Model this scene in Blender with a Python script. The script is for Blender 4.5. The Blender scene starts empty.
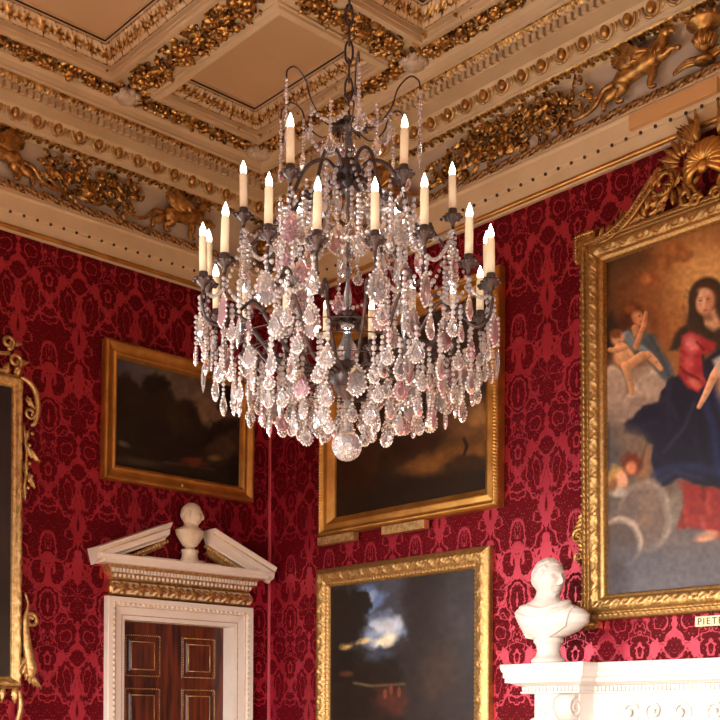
import bpy, math, random
import numpy as np
from mathutils import Vector, Matrix
random.seed(7)
PI = math.pi
scene = bpy.context.scene
COL = scene.collection

# ------------------------------------------------------------------ camera model
FPX, PSI, ROLL, HOR = 1150.0, math.radians(42.6), math.radians(0.3), 720.0
_a = PSI + math.atan((268 - 360) / FPX)
CAM = np.array([9 * math.cos(_a), -9 * math.sin(_a), 1.5])
FW = np.array([-math.cos(PSI), math.sin(PSI), 0.0])
_r0 = np.array([math.sin(PSI), math.cos(PSI), 0.0]); _u0 = np.array([0, 0, 1.0])
RT = math.cos(ROLL) * _r0 + math.sin(ROLL) * _u0
UP = -math.sin(ROLL) * _r0 + math.cos(ROLL) * _u0
def ray(x, y): return FW + RT * (x - 360) / FPX + UP * (HOR - y) / FPX
def LW(x, y, d=0.0):
    r = ray(x, y); t = (d - CAM[0]) / r[0]; return CAM + r * t
def RW(x, y, d=0.0):
    r = ray(x, y); t = (-d - CAM[1]) / r[1]; return CAM + r * t
def pix(P):
    v = P - CAM; k = v @ FW
    return 360 + FPX * (v @ RT) / k, HOR - FPX * (v @ UP) / k

LX, LY, ZC = 9.26, 6.68, 5.71       # room size, ceiling panel height

cam_d = bpy.data.cameras.new('camera'); cam_o = bpy.data.objects.new('camera', cam_d); COL.objects.link(cam_o)
cam_d.sensor_width = 36; cam_d.lens = FPX / 720 * 36; cam_d.shift_y = 0.5
M = Matrix.Identity(4)
for i in range(3):
    M[i][0] = RT[i]; M[i][1] = UP[i]; M[i][2] = -FW[i]; M[i][3] = CAM[i]
cam_o.matrix_world = M
scene.camera = cam_o

# ------------------------------------------------------------------ mesh helpers
class MB:
    def __init__(s): s.v = []; s.f = []; s.g = []
    def add(s, vs, fs, gilt=None):
        n = len(s.v); s.v.extend([tuple(map(float, p)) for p in vs]); s.f.extend([tuple(i + n for i in f) for f in fs])
        s.g.extend(gilt if gilt is not None else [1.0] * len(vs)); return s
    def box(s, x0, x1, y0, y1, z0, z1):
        v = [(x, y, z) for z in (z0, z1) for y in (y0, y1) for x in (x0, x1)]
        return s.add(v, [(0, 2, 3, 1), (4, 5, 7, 6), (0, 1, 5, 4), (2, 6, 7, 3), (0, 4, 6, 2), (1, 3, 7, 5)])
    def grid(s, P, closed_u=False, closed_v=False, gilt=None, flip=False):
        P = np.asarray(P, float); n, m = P.shape[:2]
        fs = []
        for i in range(n - (0 if closed_u else 1)):
            for j in range(m - (0 if closed_v else 1)):
                a, b = i * m + j, ((i + 1) % n) * m + j
                c, d = ((i + 1) % n) * m + (j + 1) % m, i * m + (j + 1) % m
                fs.append((a, d, c, b) if flip else (a, b, c, d))
        return s.add(P.reshape(-1, 3), fs, None if gilt is None else list(np.asarray(gilt).reshape(-1)))
    def tube(s, pts, rad, n=6, caps=True):
        pts = [Vector(p) for p in pts]; k = len(pts)
        if not hasattr(rad, '__len__'): rad = [rad] * k
        t0 = (pts[1] - pts[0]).normalized()
        ref = Vector((0, 0, 1)) if abs(t0.z) < .9 else Vector((1, 0, 0))
        u = t0.cross(ref).normalized(); rings = []
        for i in range(k):
            t = (pts[min(i + 1, k - 1)] - pts[max(i - 1, 0)])
            t = t.normalized() if t.length > 1e-9 else t0
            u = u - t * u.dot(t)
            u = u.normalized() if u.length > 1e-6 else t.orthogonal().normalized()
            w = t.cross(u)
            rings.append([pts[i] + (u * math.cos(2 * PI * j / n) + w * math.sin(2 * PI * j / n)) * rad[i] for j in range(n)])
        base = len(s.v); s.grid([[tuple(p) for p in r] for r in rings], closed_v=True)
        if caps:
            s.f.append(tuple(base + j for j in range(n))); s.f.append(tuple(base + (k - 1) * n + j for j in reversed(range(n))))
        return s
    def lathe(s, prof, n=16, c=(0, 0, 0), sx=1, sy=1):
        P = [[(c[0] + r * sx * math.cos(2 * PI * j / n), c[1] + r * sy * math.sin(2 * PI * j / n), c[2] + z) for j in range(n)] for r, z in prof]
        base = len(s.v); s.grid(P, closed_v=True, flip=True)
        if prof[0][0] > 1e-4: s.f.append(tuple(base + j for j in range(n)))
        if prof[-1][0] > 1e-4: s.f.append(tuple(base + (len(prof) - 1) * n + j for j in range(n)))
        return s
    def ell(s, c, r, n=8, m=6, rot=None):
        if not hasattr(r, '__len__'): r = (r, r, r)
        P = []
        for i in range(m + 1):
            ph = -PI / 2 + PI * i / m; row = []
            for j in range(n):
                q = Vector((r[0] * math.cos(ph) * math.cos(2 * PI * j / n), r[1] * math.cos(ph) * math.sin(2 * PI * j / n), r[2] * math.sin(ph)))
                if rot is not None: q = rot @ q
                row.append((c[0] + q.x, c[1] + q.y, c[2] + q.z))
            P.append(row)
        return s.grid(P, closed_v=True, flip=True)
    def prism(s, poly, y0, y1):
        """poly in (x, z) counter-clockwise seen from the front (-y); y0 front, y1 back"""
        n = len(poly)
        v = [(x, y0, z) for x, z in poly] + [(x, y1, z) for x, z in poly]
        fs = [tuple(range(n)), tuple(reversed(range(n, 2 * n)))] + [(i, n + i, n + (i + 1) % n, (i + 1) % n) for i in range(n)]
        return s.add(v, fs)
    def leaf(s, c, ang, L, W, curl=.35, lobes=4, depth=1.0, out=.0):
        """acanthus leaf lying on an x-z plane facing -y, growing at angle ang from c"""
        n, m = 11, 5; P = []
        ca, sa = math.cos(ang), math.sin(ang)
        for i in range(n):
            t = i / (n - 1)
            w = W * (math.sin(PI * min(1, t ** .75 * .97 + .03)) ** .8) * (.68 + .32 * abs(math.cos(lobes * PI * t)))
            for_ = L * t; row = []
            y = -(.25 * W * math.sin(PI * t) + curl * L * max(0, t - .55) ** 1.3) * depth - out
            for j in range(m):
                q = (j / (m - 1) - .5) * 2
                fl = for_ + abs(q) * L * .10 * abs(math.cos(lobes * PI * t))
                yy = y + (abs(q) ** 1.2) * W * .38 * depth - (0.10 * W * depth if j == 2 else 0)
                X = fl * ca - q * w * .5 * sa; Z = fl * sa + q * w * .5 * ca
                row.append((c[0] + X, c[1] + yy, c[2] + Z))
            P.append(row)
        return s.grid(P)
    def obj(s, name, mat, parent=None, smooth=True, kind=None, label=None, loc=None, auto=None):
        me = bpy.data.meshes.new(name); me.from_pydata(s.v, [], s.f)
        me.polygons.foreach_set('use_smooth', [smooth] * len(me.polygons))
        if any(g != 1.0 for g in s.g):
            at = me.attributes.new('gilt', 'FLOAT', 'POINT'); at.data.foreach_set('value', s.g)
        me.materials.append(mat); me.update()
        if auto is not None:
            try: me.set_sharp_from_angle(angle=math.radians(auto))
            except Exception: pass
        o = bpy.data.objects.new(name, me); COL.objects.link(o)
        if parent is not None: o.parent = parent
        if kind: o['kind'] = kind
        if label: o['label'] = label
        if loc is not None: o.location = loc
        return o

def empty(name, loc=(0, 0, 0), rz=0.0, label=None, cat=None, group=None, kind=None, rx=0.0):
    o = bpy.data.objects.new(name, None); o.empty_display_size = .1; COL.objects.link(o)
    o.location = loc; o.rotation_euler = (rx, 0, rz)
    if label: o['label'] = label
    if cat: o['category'] = cat
    if group: o['group'] = group
    if kind: o['kind'] = kind
    return o
def remesh(o, vox, smooth_it=4, fac=.5):
    m = o.modifiers.new('remesh', 'REMESH'); m.mode = 'VOXEL'; m.voxel_size = vox; m.use_smooth_shade = True
    if smooth_it:
        k = o.modifiers.new('smooth', 'SMOOTH'); k.factor = fac; k.iterations = smooth_it
def spiral(cx, cz, r0, r1, a0, turns, n=28, y=0.0, y1=None):
    out = []
    for i in range(n + 1):
        t = i / n; r = r0 + (r1 - r0) * t; a = a0 + turns * 2 * PI * t
        out.append((cx + r * math.cos(a), y + ((y1 - y) * t if y1 is not None else 0), cz + r * math.sin(a)))
    return out
def catmull(pts, k=6):
    pts = [np.array(p, float) for p in pts]; P = [2 * pts[0] - pts[1]] + pts + [2 * pts[-1] - pts[-2]]; out = []
    for i in range(1, len(P) - 2):
        for j in range(k):
            t = j / k
            out.append(.5 * (2 * P[i] + (P[i + 1] - P[i - 1]) * t + (2 * P[i - 1] - 5 * P[i] + 4 * P[i + 1] - P[i + 2]) * t * t + (3 * P[i] - P[i - 1] - 3 * P[i + 1] + P[i + 2]) * t ** 3))
    out.append(pts[-1]); return out

# ------------------------------------------------------------------ materials
def srgb(r, g, b):
    f = lambda c: (c / 255 / 12.92) if c / 255 <= .04045 else ((c / 255 + .055) / 1.055) ** 2.4
    return (f(r), f(g), f(b), 1)
class Nd:
    """a value in a node tree with arithmetic"""
    def __init__(s, nt, sock): s.nt = nt; s.k = sock
    def _op(s, op, *a, swap=False):
        n = s.nt.nodes.new('ShaderNodeMath'); n.operation = op
        ins = [s] + list(a)
        if swap: ins = list(a) + [s]
        for i, x in enumerate(ins):
            if isinstance(x, Nd): s.nt.links.new(x.k, n.inputs[i])
            else: n.inputs[i].default_value = float(x)
        return Nd(s.nt, n.outputs[0])
    def __add__(s, o): return s._op('ADD', o)
    __radd__ = __add__
    def __sub__(s, o): return s._op('SUBTRACT', o)
    def __rsub__(s, o): return s._op('SUBTRACT', o, swap=True)
    def __mul__(s, o): return s._op('MULTIPLY', o)
    __rmul__ = __mul__
    def __truediv__(s, o): return s._op('DIVIDE', o)
    def max(s, o): return s._op('MAXIMUM', o)
    def min(s, o): return s._op('MINIMUM', o)
    def abs(s): return s._op('ABSOLUTE')
    def sqrt(s): return s._op('SQRT')
    def gt(s, o): return s._op('GREATER_THAN', o)
    def cos(s): return s._op('COSINE')
    def sin(s): return s._op('SINE')
    def mod(s, o): return s._op('FLOORED_MODULO', o)
    def atan2(s, o): return s._op('ARCTAN2', o)
    def madd(s, a, b): return s._op('MULTIPLY_ADD', a, b)
    def step(s, lo, hi):
        n = s.nt.nodes.new('ShaderNodeMapRange'); s.nt.links.new(s.k, n.inputs[0])
        n.inputs[1].default_value = lo; n.inputs[2].default_value = hi; n.clamp = True
        return Nd(s.nt, n.outputs[0])
def newmat(name):
    m = bpy.data.materials.new(name); m.use_nodes = True; nt = m.node_tree
    return m, nt, nt.nodes['Principled BSDF']
def noise(nt, scale, detail=4, rough=.6, vec=None):
    n = nt.nodes.new('ShaderNodeTexNoise'); n.inputs['Scale'].default_value = scale; n.inputs['Detail'].default_value = detail; n.inputs['Roughness'].default_value = rough
    tc = nt.nodes.new('ShaderNodeTexCoord'); nt.links.new(vec if vec is not None else tc.outputs['Object'], n.inputs['Vector'])
    return Nd(nt, n.outputs[0])
def mixc(nt, fac, a, b):
    n = nt.nodes.new('ShaderNodeMix'); n.data_type = 'RGBA'
    if isinstance(fac, Nd): nt.links.new(fac.k, n.inputs[0])
    else: n.inputs[0].default_value = fac
    for x, i in ((a, 6), (b, 7)):
        if isinstance(x, tuple): n.inputs[i].default_value = x
        else: nt.links.new(x, n.inputs[i])
    return n.outputs[2]
def bump(nt, bs, h, strength, dist=.01):
    b = nt.nodes.new('ShaderNodeBump'); b.inputs['Strength'].default_value = strength; b.inputs['Distance'].default_value = dist
    nt.links.new(h.k, b.inputs['Height']); nt.links.new(b.outputs[0], bs.inputs['Normal'])
def simple(name, c0, c1=None, rough=.5, metal=0.0, scale=8, bmp=0.0, bscale=60, spec=.5, lo=.35, hi=.65):
    m, nt, bs = newmat(name); bs.inputs['Roughness'].default_value = rough; bs.inputs['Metallic'].default_value = metal
    bs.inputs['Specular IOR Level'].default_value = spec
    if c1 is None: bs.inputs['Base Color'].default_value = c0
    else: nt.links.new(mixc(nt, noise(nt, scale).step(lo, hi), c0, c1), bs.inputs['Base Color'])
    if bmp: bump(nt, bs, noise(nt, bscale), bmp, .005)
    return m
CREAM0, CREAM1 = srgb(218, 199, 166), srgb(206, 186, 150)
GOLD0, GOLD1 = srgb(212, 168, 100), srgb(140, 98, 50)
m_cream = simple('cream_plaster', CREAM0, CREAM1, .6, scale=3)
m_panel = simple('ceiling_buff', srgb(212, 184, 148), srgb(204, 175, 138), .8, scale=1.5)
m_gold = simple('gilding', GOLD0, GOLD1, .36, .82, scale=28, bmp=.35, bscale=140)
m_goldb = simple('burnished_gilding', srgb(218, 166, 88), srgb(184, 134, 66), .36, .82, scale=6, bmp=.1)
m_goldf = simple('frame_gilding', srgb(200, 164, 104), srgb(158, 120, 70), .42, .8, scale=70, bmp=.3, bscale=170)
m_goldp = simple('pale_gilding', srgb(228, 198, 140), srgb(180, 138, 80), .4, .75, scale=30, bmp=.35, bscale=150)
m_dark = simple('dark_wood', srgb(40, 22, 14), srgb(28, 14, 9), .6)
m_white = simple('white_paint', srgb(240, 232, 224), srgb(232, 222, 212), .45, scale=4)
m_marble = simple('white_marble', srgb(222, 216, 211), srgb(208, 201, 195), .4, scale=5, bmp=.05)
m_bust2 = simple('cream_marble', srgb(238, 226, 206), srgb(222, 206, 182), .45, scale=14, bmp=.1)
m_bronze = simple('dark_bronze', srgb(86, 72, 72), srgb(52, 42, 44), .4, .55, scale=30)
m_candle = simple('candle_tube', srgb(250, 236, 204), srgb(246, 228, 190), .5, scale=10)
m_floor = simple('oak_floor', srgb(176, 146, 114), srgb(150, 120, 90), .45, scale=2)
m_plainred = simple('red_cloth', srgb(140, 20, 40), srgb(120, 10, 30), .7)
m_grey = simple('grey_boss', srgb(214, 204, 190), srgb(190, 176, 156), .6, scale=20, bmp=.4, bscale=40)
def antique_glint(name, scale, rough):
    m, nt, bs = newmat(name); bs.inputs['Metallic'].default_value = .85; bs.inputs['Roughness'].default_value = rough
    c = mixc(nt, noise(nt, scale, 3).step(.40, .60), srgb(74, 48, 22), srgb(206, 158, 84)); c = mixc(nt, noise(nt, scale * 2.3, 2).step(.52, .72), c, srgb(236, 200, 132))  # patina noise whose dark and pale flecks also stand for sparkle
    nt.links.new(c, bs.inputs['Base Color']); bump(nt, bs, noise(nt, 150), .35, .005); return m
m_ant = antique_glint('antique_glint_gilding', 26, .30); m_ant2 = antique_glint('coarse_glint_gilding', 15, .32)
def gilt_mix(name, ground=CREAM0, lo=.3, hi=.5, g0=GOLD0, g1=GOLD1):
    m, nt, bs = newmat(name)
    at = nt.nodes.new('ShaderNodeAttribute'); at.attribute_name = 'gilt'
    k = Nd(nt, at.outputs['Fac']).step(lo, hi)
    gold = mixc(nt, noise(nt, 34).step(.38, .62), g0, g1)
    nt.links.new(mixc(nt, k, ground, gold), bs.inputs['Base Color'])
    nt.links.new((k * .85).k, bs.inputs['Metallic']); nt.links.new((.6 - k * .24).k, bs.inputs['Roughness'])
    bump(nt, bs, noise(nt, 130), .3, .004)
    return m
m_mix = gilt_mix('parcel_gilt', g0=srgb(216, 172, 98), g1=srgb(92, 60, 28))
m_mixw = gilt_mix('parcel_gilt_white', srgb(226, 208, 174), .25, .5, srgb(206, 166, 106), srgb(160, 118, 66))
def glass(name, tint, whit=.28, rough=.0, white=(1, .93, .92, 1)):
    m, nt, bs = newmat(name); nt.nodes.remove(bs); out = nt.nodes['Material Output']
    g = nt.nodes.new('ShaderNodeBsdfGlass'); g.inputs['Color'].default_value = tint; g.inputs['IOR'].default_value = 1.55; g.inputs['Roughness'].default_value = rough
    t = nt.nodes.new('ShaderNodeBsdfTranslucent'); t.inputs['Color'].default_value = white
    d = nt.nodes.new('ShaderNodeBsdfDiffuse'); d.inputs['Color'].default_value = white  # white diffuse mixed into the glass to stand for sparkle
    a = nt.nodes.new('ShaderNodeMixShader'); a.inputs[0].default_value = .5; a.inputs[0].default_value = .72; nt.links.new(t.outputs[0], a.inputs[1]); nt.links.new(d.outputs[0], a.inputs[2])
    b = nt.nodes.new('ShaderNodeMixShader'); b.inputs[0].default_value = whit; nt.links.new(g.outputs[0], b.inputs[1]); nt.links.new(a.outputs[0], b.inputs[2])
    nt.links.new(b.outputs[0], out.inputs['Surface']); return m
m_glass = glass('cut_crystal', (1, .985, .985, 1), .17, white=(1, .97, .97, 1))
m_bead = glass('crystal_bead', (1, .97, .97, 1), .36, white=(1, .95, .95, 1))
m_rim = glass('crystal_rim', (1, .98, .98, 1), .72, white=(1, .97, .97, 1))  # whiter mix paints the bright edge glints of the drops
m_pink = glass('wall_reflection_crystal', (.93, .72, .78, 1), .25, white=(.9, .62, .68, 1))  # pink put into the glass in place of reflected red walls
m_bulb, nt, bs = newmat('lit_bulb'); bs.inputs['Emission Color'].default_value = (1, .88, .68, 1); bs.inputs['Emission Strength'].default_value = 8; bs.inputs['Base Color'].default_value = (1, .9, .75, 1)

# mahogany
m_mahog, nt, bs = newmat('mahogany')
w = nt.nodes.new('ShaderNodeTexNoise'); w.inputs['Scale'].default_value = 3; w.inputs['Detail'].default_value = 6
tc = nt.nodes.new('ShaderNodeTexCoord'); mp = nt.nodes.new('ShaderNodeMapping'); mp.inputs['Scale'].default_value = (9, 9, .9)
nt.links.new(tc.outputs['Object'], mp.inputs[0]); nt.links.new(mp.outputs[0], w.inputs['Vector'])
nt.links.new(mixc(nt, Nd(nt, w.outputs[0]).step(.35, .68), srgb(46, 15, 9), srgb(116, 48, 22)), bs.inputs['Base Color']); bs.inputs['Roughness'].default_value = .28

# red silk damask: satin ground, matt figure, mirrored half repeat A..B, 1.268 m drop
def damask_figure(x, y, mn, mx):
    """x: cm from column A (0) to B (22.25); y: cm below the medallion centre, -27..99.8. returns (dark, pink, dots) fields, >0 inside, in about cm"""
    B = 22.25
    up = y - y.gt(50) * 126.8; dn = y + (1.0 - y.gt(-8)) * 126.8
    def ell(cx, cy, rx, ry, lob=0, amp=0.0, ph=0.0, yy=None, rot=0.0):
        yy = y if yy is None else yy
        dx, dy = x - cx, yy - cy
        if rot: c, s = math.cos(rot), math.sin(rot); dx, dy = dx * c + dy * s, dy * c - dx * s
        dx, dy = dx * (1.0 / rx), dy * (1.0 / ry)
        r = (dx * dx + dy * dy).sqrt()
        if lob: r = r - ((dx.atan2(dy) * lob + ph).cos().abs() * (2 * amp) - amp if amp > 0 else (dx.atan2(dy) * lob + ph).cos() * amp)
        return (1.0 - r) * min(rx, ry)
    def tri(cx, y0, y1, w0, w1, yy=None):
        yy = y if yy is None else yy
        return mn((yy - y0) * ((w1 - w0) / (y1 - y0)) + w0 - (x - cx).abs(), yy - y0, y1 - yy)
    def line(f, w): return w - f.abs()
    field = ell(0, -8, 18.6, 19.5, 4.5, .07, PI, up)
    pods = ell(6.9, 17, 5.6, 8.6); arti = mx(ell(0, 38.5, 8.8, 12.4), tri(0, 22, 36, .2, 7.5)); star = ell(B, 31.8, 10.6, 9.6, 8, -.24)
    blob = ell(13.8, 59.5, 8.8, 11.4, 4.5, .08); leaf = ell(14.4, 90, 7.4, 14, 6.5, .07, 1.0, dn, -.12); low = ell(0, 98.5, 6.2, 5.6, 3.5, .08, 0, dn)
    curl = ell(10.2, 47.5, 5.4, 3.8, rot=-.5); drop = ell(0, 75, 6.4, 9.8, 4, .1)
    dark = mx(field, ell(14.8, 1.8, 6.6, 11, 3.5, .1), pods, arti, star, blob, leaf, low, ell(B, 40.5, 3.6, 7), curl, ell(0, 53.4, 4.2, 4.2, 2, .2), ell(0, 63, 7.4, 5.4, 3, .2), drop,
              ell(B, 74.2, 5.8, 5.2, 2.5, .15), ell(8.2, 88, 3.2, 7, yy=dn), ell(18.4, 46.5, 3.8, 4.8, 2.5, .15), ell(4.6, 93, 2.0, 7, yy=dn), ell(12, -20, 6, 5.5, 3, .1, 0, up), ell(18.6, 102, 4.4, 6.4, 2.5, .1, 0, dn), ell(13.6, 27, 2.6, 5.6, rot=.5),
              ell(12.5, 36.5, 2.4, 4.6, rot=-.5), ell(6.4, 56.5, 2.6, 3.0), ell(7.5, 69.5, 2.2, 2.6))
    ring = line(ell(0, .4, 6.0, 10.0, 9, .03, 0, up), .7)
    spear = mx(tri(B, -36, -17, .2, 6.2, up), tri(B, -17.5, -8, 6.0, 3.6, up), tri(B, -8.5, -3, 1.8, .2, up), line(ell(B - 6.2, -9.5, 3.6, 3.2, yy=up), .35))
    pink = mx(ring, ell(0, 6.8, 4.6, 3.2, yy=up), ell(0, -2.5, .45, 4.2, yy=up), line(ell(0, -3, 2.4, 4.6, yy=up), .2), tri(0, 11, 27, .5, 3.0), ell(4.6, 14.6, 1.5, 3.3), line(pods, .42), line(ell(0, 39, 5.9, 9.2, 9, .03), .4), ell(0, 40, 1.1, 3.4, 2, .3), line(arti, .3),
              tri(B, 1, 10, 2.4, 4.4), tri(B, 9, 18, 9.5, 8.0), line(ell(13.8, 59.5, 4.2, 4.4), .34), line(blob, .36), tri(B, 49, 66, 1.1, 1.5), tri(B, 64, 69, 2.4, 6.2), line(ell(0, 75.2, 2.3, 4.0), .5),
              ell(9.9, 74.5, 3.2, 4.2, 2.5, .2), ell(6.6, 83.5, .9, 4.6, rot=-.2), tri(0, 85.5, 94, .1, 4.8, dn), line(low, .5), tri(B, 82, 100, .1, 6.6, dn), spear, line(field, .5), line(star, .25),
              line(ell(0, 63, 3.4, 2.8, 2.5, .2), .32), line(curl, .36), line(ell(14.9, 90, 2.8, 9.5, yy=dn, rot=-.12), .2), ell(3.8, 57.8, 1.2, 1.0), line(leaf, .28), line(drop, .3),
              ell(18.3, 31.8, 3.6, .32), ell(19.4, 28.8, .32, 3.4, rot=-.785), ell(B, 27.2, .32, 3.4), ell(19.4, 34.8, .3, 2.8, rot=.785))
    dots = mx(ell(B - 5.4, 12.2, 1.0, 1.3), ell(B - 4.0, 16, .9, 1.2), ell(B, 14.6, .8, 1.4), ell(B - 8, 14.4, .8, 1.1), tri(B, -24, -12, .2, 1.2, up), line(tri(B, 86, 104, .2, 4.4, dn), .25), ell(B - 1.9, 6, .5, .7), line(ell(0, 6.8, 3.4, 2.2, yy=up), .18), ell(B - 2.6, 101, .7, 2.2, yy=dn), ell(0, 91, .6, 1.6, yy=dn))
    return dark, pink, dots

def damask(name, axis, phase, z0):
    import functools
    m, nt, bs = newmat(name)
    tc = nt.nodes.new('ShaderNodeTexCoord'); sp = nt.nodes.new('ShaderNodeSeparateXYZ'); nt.links.new(tc.outputs['Object'], sp.inputs[0])
    S = Nd(nt, sp.outputs[axis]); Z = Nd(nt, sp.outputs[2])
    x = ((((S - phase) / .445 + .5).mod(1.0)) - .5).abs() * 44.5
    y = (((z0 - Z) * 100.0 + 27).mod(126.8)) - 27
    cb = nt.nodes.new('ShaderNodeCombineXYZ'); nt.links.new((x * .01).k, cb.inputs[0]); nt.links.new((y * .01).k, cb.inputs[1]); fv = cb.outputs[0]
    n1, n2, n3 = noise(nt, 24, 3, .6, fv), noise(nt, 26.7, 3, .6, fv), noise(nt, 60, 2, .5, fv)
    x = x + (n1 - .5) * 5.0; y = y + (n2 - .5) * 5.5
    mx = lambda *q: functools.reduce(lambda c, d: c.max(d), q); mn = lambda *q: functools.reduce(lambda c, d: c.min(d), q)
    dark, pink, dots = damask_figure(x, y, mn, mx)
    lace = noise(nt, 62, 1, .5, fv).step(.54, .60)
    k = (1.0 - dark.step(-.12, .22)) * (1.0 - lace * .75)
    k = k.max(pink.step(-.15, .2)) * (1.0 - dots.step(0, .2))
    k = k.max(noise(nt, 80, 1, .5, fv).step(.62, .68) * .5)
    sat = noise(nt, 1.7, 3)
    nt.links.new((k * .62).k, bs.inputs['Metallic'])
    c_pink = mixc(nt, sat.step(.3, .7), DAM_P0, DAM_P1); c_dark = mixc(nt, sat.step(.3, .7), DAM_D0, DAM_D1)
    nt.links.new(mixc(nt, k, c_dark, c_pink), bs.inputs['Base Color'])
    nt.links.new((.62 - k * .28).k, bs.inputs['Roughness'])
    nt.links.new((k * .8 + .12).k, bs.inputs['Specular IOR Level'])
    bump(nt, bs, noise(nt, 420, 2) * .5 + k, .25, .002)
    return m
DAM_P0, DAM_P1, DAM_D0, DAM_D1 = srgb(190, 52, 74), srgb(168, 36, 56), srgb(96, 2, 16), srgb(82, 0, 11)
m_dam_r = damask('crimson_damask_right', 0, 2.495, 3.917)
m_dam_l = damask('crimson_damask_left', 1, -1.873, 3.922)
# ------------------------------------------------------------------ room shell
def wall_with_openings(name, mat, length, height, openings, mapf, th=.25):
    """openings: (a0, a1, z0, z1) along the wall; built as thick pieces of one mesh"""
    mb = MB(); xs = sorted(set([0, length] + [o[0] for o in openings] + [o[1] for o in openings]))
    for a, b in zip(xs[:-1], xs[1:]):
        cuts = [(o[2], o[3]) for o in openings if o[0] <= a + 1e-6 and o[1] >= b - 1e-6]
        z = 0.0
        for c0, c1 in cuts:
            if c0 > z: mapf(mb, a, b, z, c0)
            z = c1
        mapf(mb, a, b, z, height)
    return mb.obj(name, mat, smooth=False, kind='structure')
HT = 5.85; TH = .25
DR = dict(s0=-1.298, s1=-.338, z1=2.205)
WINL = [(3.25, 4.45, .45, 2.9), (5.0, 6.2, .45, 2.9)]
WINN = [(1.3, 2.6, .45, 2.9), (4.0, 5.3, .45, 2.9), (6.7, 8.0, .45, 2.9)]
wall_with_openings('wall_left', m_dam_l, LY, HT, [(-DR['s1'], -DR['s0'], 0, DR['z1'])] + WINL, lambda mb, a, b, z0, z1: mb.box(-TH, 0, -b, -a, z0, z1))
MB().box(0, LX, 0, TH, 0, HT).obj('wall_right', m_dam_r, smooth=False, kind='structure')
wall_with_openings('wall_near', m_plainred, LX, HT, WINN, lambda mb, a, b, z0, z1: mb.box(a, b, -LY - TH, -LY, z0, z1))
WIN_FILL = [(3.0, 4.2, .45, 2.9)]  # invented east opening, added to bring fill light to the left wall
wall_with_openings('wall_east', m_plainred, LY, HT, WIN_FILL, lambda mb, a, b, z0, z1: mb.box(LX, LX + TH, -b, -a, z0, z1))
MB().box(-TH, LX + TH, -LY - TH, TH, -.1, 0).obj('floor', m_floor, smooth=False, kind='structure')
# window sashes
wi = 0
for side, o in [(0, o) for o in WINN] + [(1, o) for o in WINL] + [(2, o) for o in WIN_FILL]:
    wi += 1; a0, a1, z0, z1 = o; mb = MB(); w = a1 - a0
    for x0, x1, q0, q1 in [(0, .07, 0, z1 - z0), (w - .07, w, 0, z1 - z0), (0, w, 0, .08), (0, w, z1 - z0 - .08, z1 - z0), (0, w, (z1 - z0) / 2 - .03, (z1 - z0) / 2 + .03), (w / 3 - .012, w / 3 + .012, 0, z1 - z0), (2 * w / 3 - .012, 2 * w / 3 + .012, 0, z1 - z0)]:
        mb.box(x0, x1, -.03, .03, q0, q1)
    ob = mb.obj('window_%d' % wi, m_white, smooth=False, kind='structure')
    if side == 0: ob.location = (a1, -LY - .12, z0); ob.rotation_euler = (0, 0, PI)
    elif side == 2: ob.location = (LX + .12, -a0, z0); ob.rotation_euler = (0, 0, -PI / 2)  # sash of the added east fill window
    else: ob.location = (-.12, -a1, z0); ob.rotation_euler = (0, 0, PI / 2)
for nm, bx in (('baseboard_right', (0, LX, -.03, 0, 0, .2)), ('baseboard_east', (LX - .03, LX, -LY, 0, 0, .2))):
    MB().box(*bx).obj(nm, m_white, smooth=False, kind='structure')

# ------------------------------------------------------------------ cornice
PROF = [(0, 4.672), (.03, 4.668), (.045, 4.68), (.045, 4.695), (.05, 4.70), (.055, 4.772), (.075, 4.776), (.08, 4.79), (.085, 4.875), (.10, 4.885), (.10, 4.895), (.055, 4.985), (.03, 4.99),
        (.03, 5.285), (.06, 5.285), (.13, 5.315), (.14, 5.32), (.15, 5.345), (.155, 5.35), (.21, 5.395), (.215, 5.40), (.33, 5.40), (.335, 5.40), (.335, 5.452), (.345, 5.456), (.385, 5.502), (.40, 5.506), (.402, 5.518), (.415, 5.545), (.44, 5.562), (.445, 5.578), (.455, 5.582), (.457, 5.60)]
def ring_loft(prof, inset0=0.0):
    P = []
    for d, z in prof:
        P.append([(d, -d, z), (LX - d, -d, z), (LX - d, -LY + d, z), (d, -LY + d, z)])
    return P
cor = MB().grid(ring_loft(PROF + [(.0, 5.62)]), closed_v=True, flip=True).obj('trim_1', m_cream, smooth=False, kind='structure')
LSPAN, RSPAN = 5.0, 5.4
def wallpt(side, s, d, z):            # s >= 0 away from the corner
    return (s, -d, z) if side == 'r' else (d, -s, z)
def relief(side, s0, s1, pr, fn, ds=.011, nt_=11, bulge=.012, off=.002):
    """strip along a wall over profile segment pr (list of (d, z)), fn(a, t) -> height 0..1"""
    pr = np.array(pr); seg = np.r_[0, np.cumsum(np.hypot(*np.diff(pr, axis=0).T))]
    T = np.linspace(0, 1, nt_); dd = np.interp(T * seg[-1], seg, pr[:, 0]); zz = np.interp(T * seg[-1], seg, pr[:, 1])
    tx, tz = np.gradient(dd), np.gradient(zz); ln = np.hypot(tx, tz); nx, nz = tz / ln, -tx / ln
    n = max(2, int((s1 - s0) / ds)); A = np.linspace(0, 1, n)
    P = np.zeros((n, nt_, 3)); G = np.zeros((n, nt_))
    for j in range(nt_):
        # mitre at the corner: starts at s = d
        aa = s0 + A * (s1 - s0); h = fn(aa, np.full(n, T[j])); G[:, j] = h
        e = off + bulge * h; d = dd[j] + nx[j] * e; z = zz[j] + nz[j] * e
        s = np.maximum(aa, d)
        P[:, j, 0] = s if side == 'r' else d; P[:, j, 1] = -d if side == 'r' else -s; P[:, j, 2] = z
    return MB().grid(P, gilt=G, flip=(side == 'l'))
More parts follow.
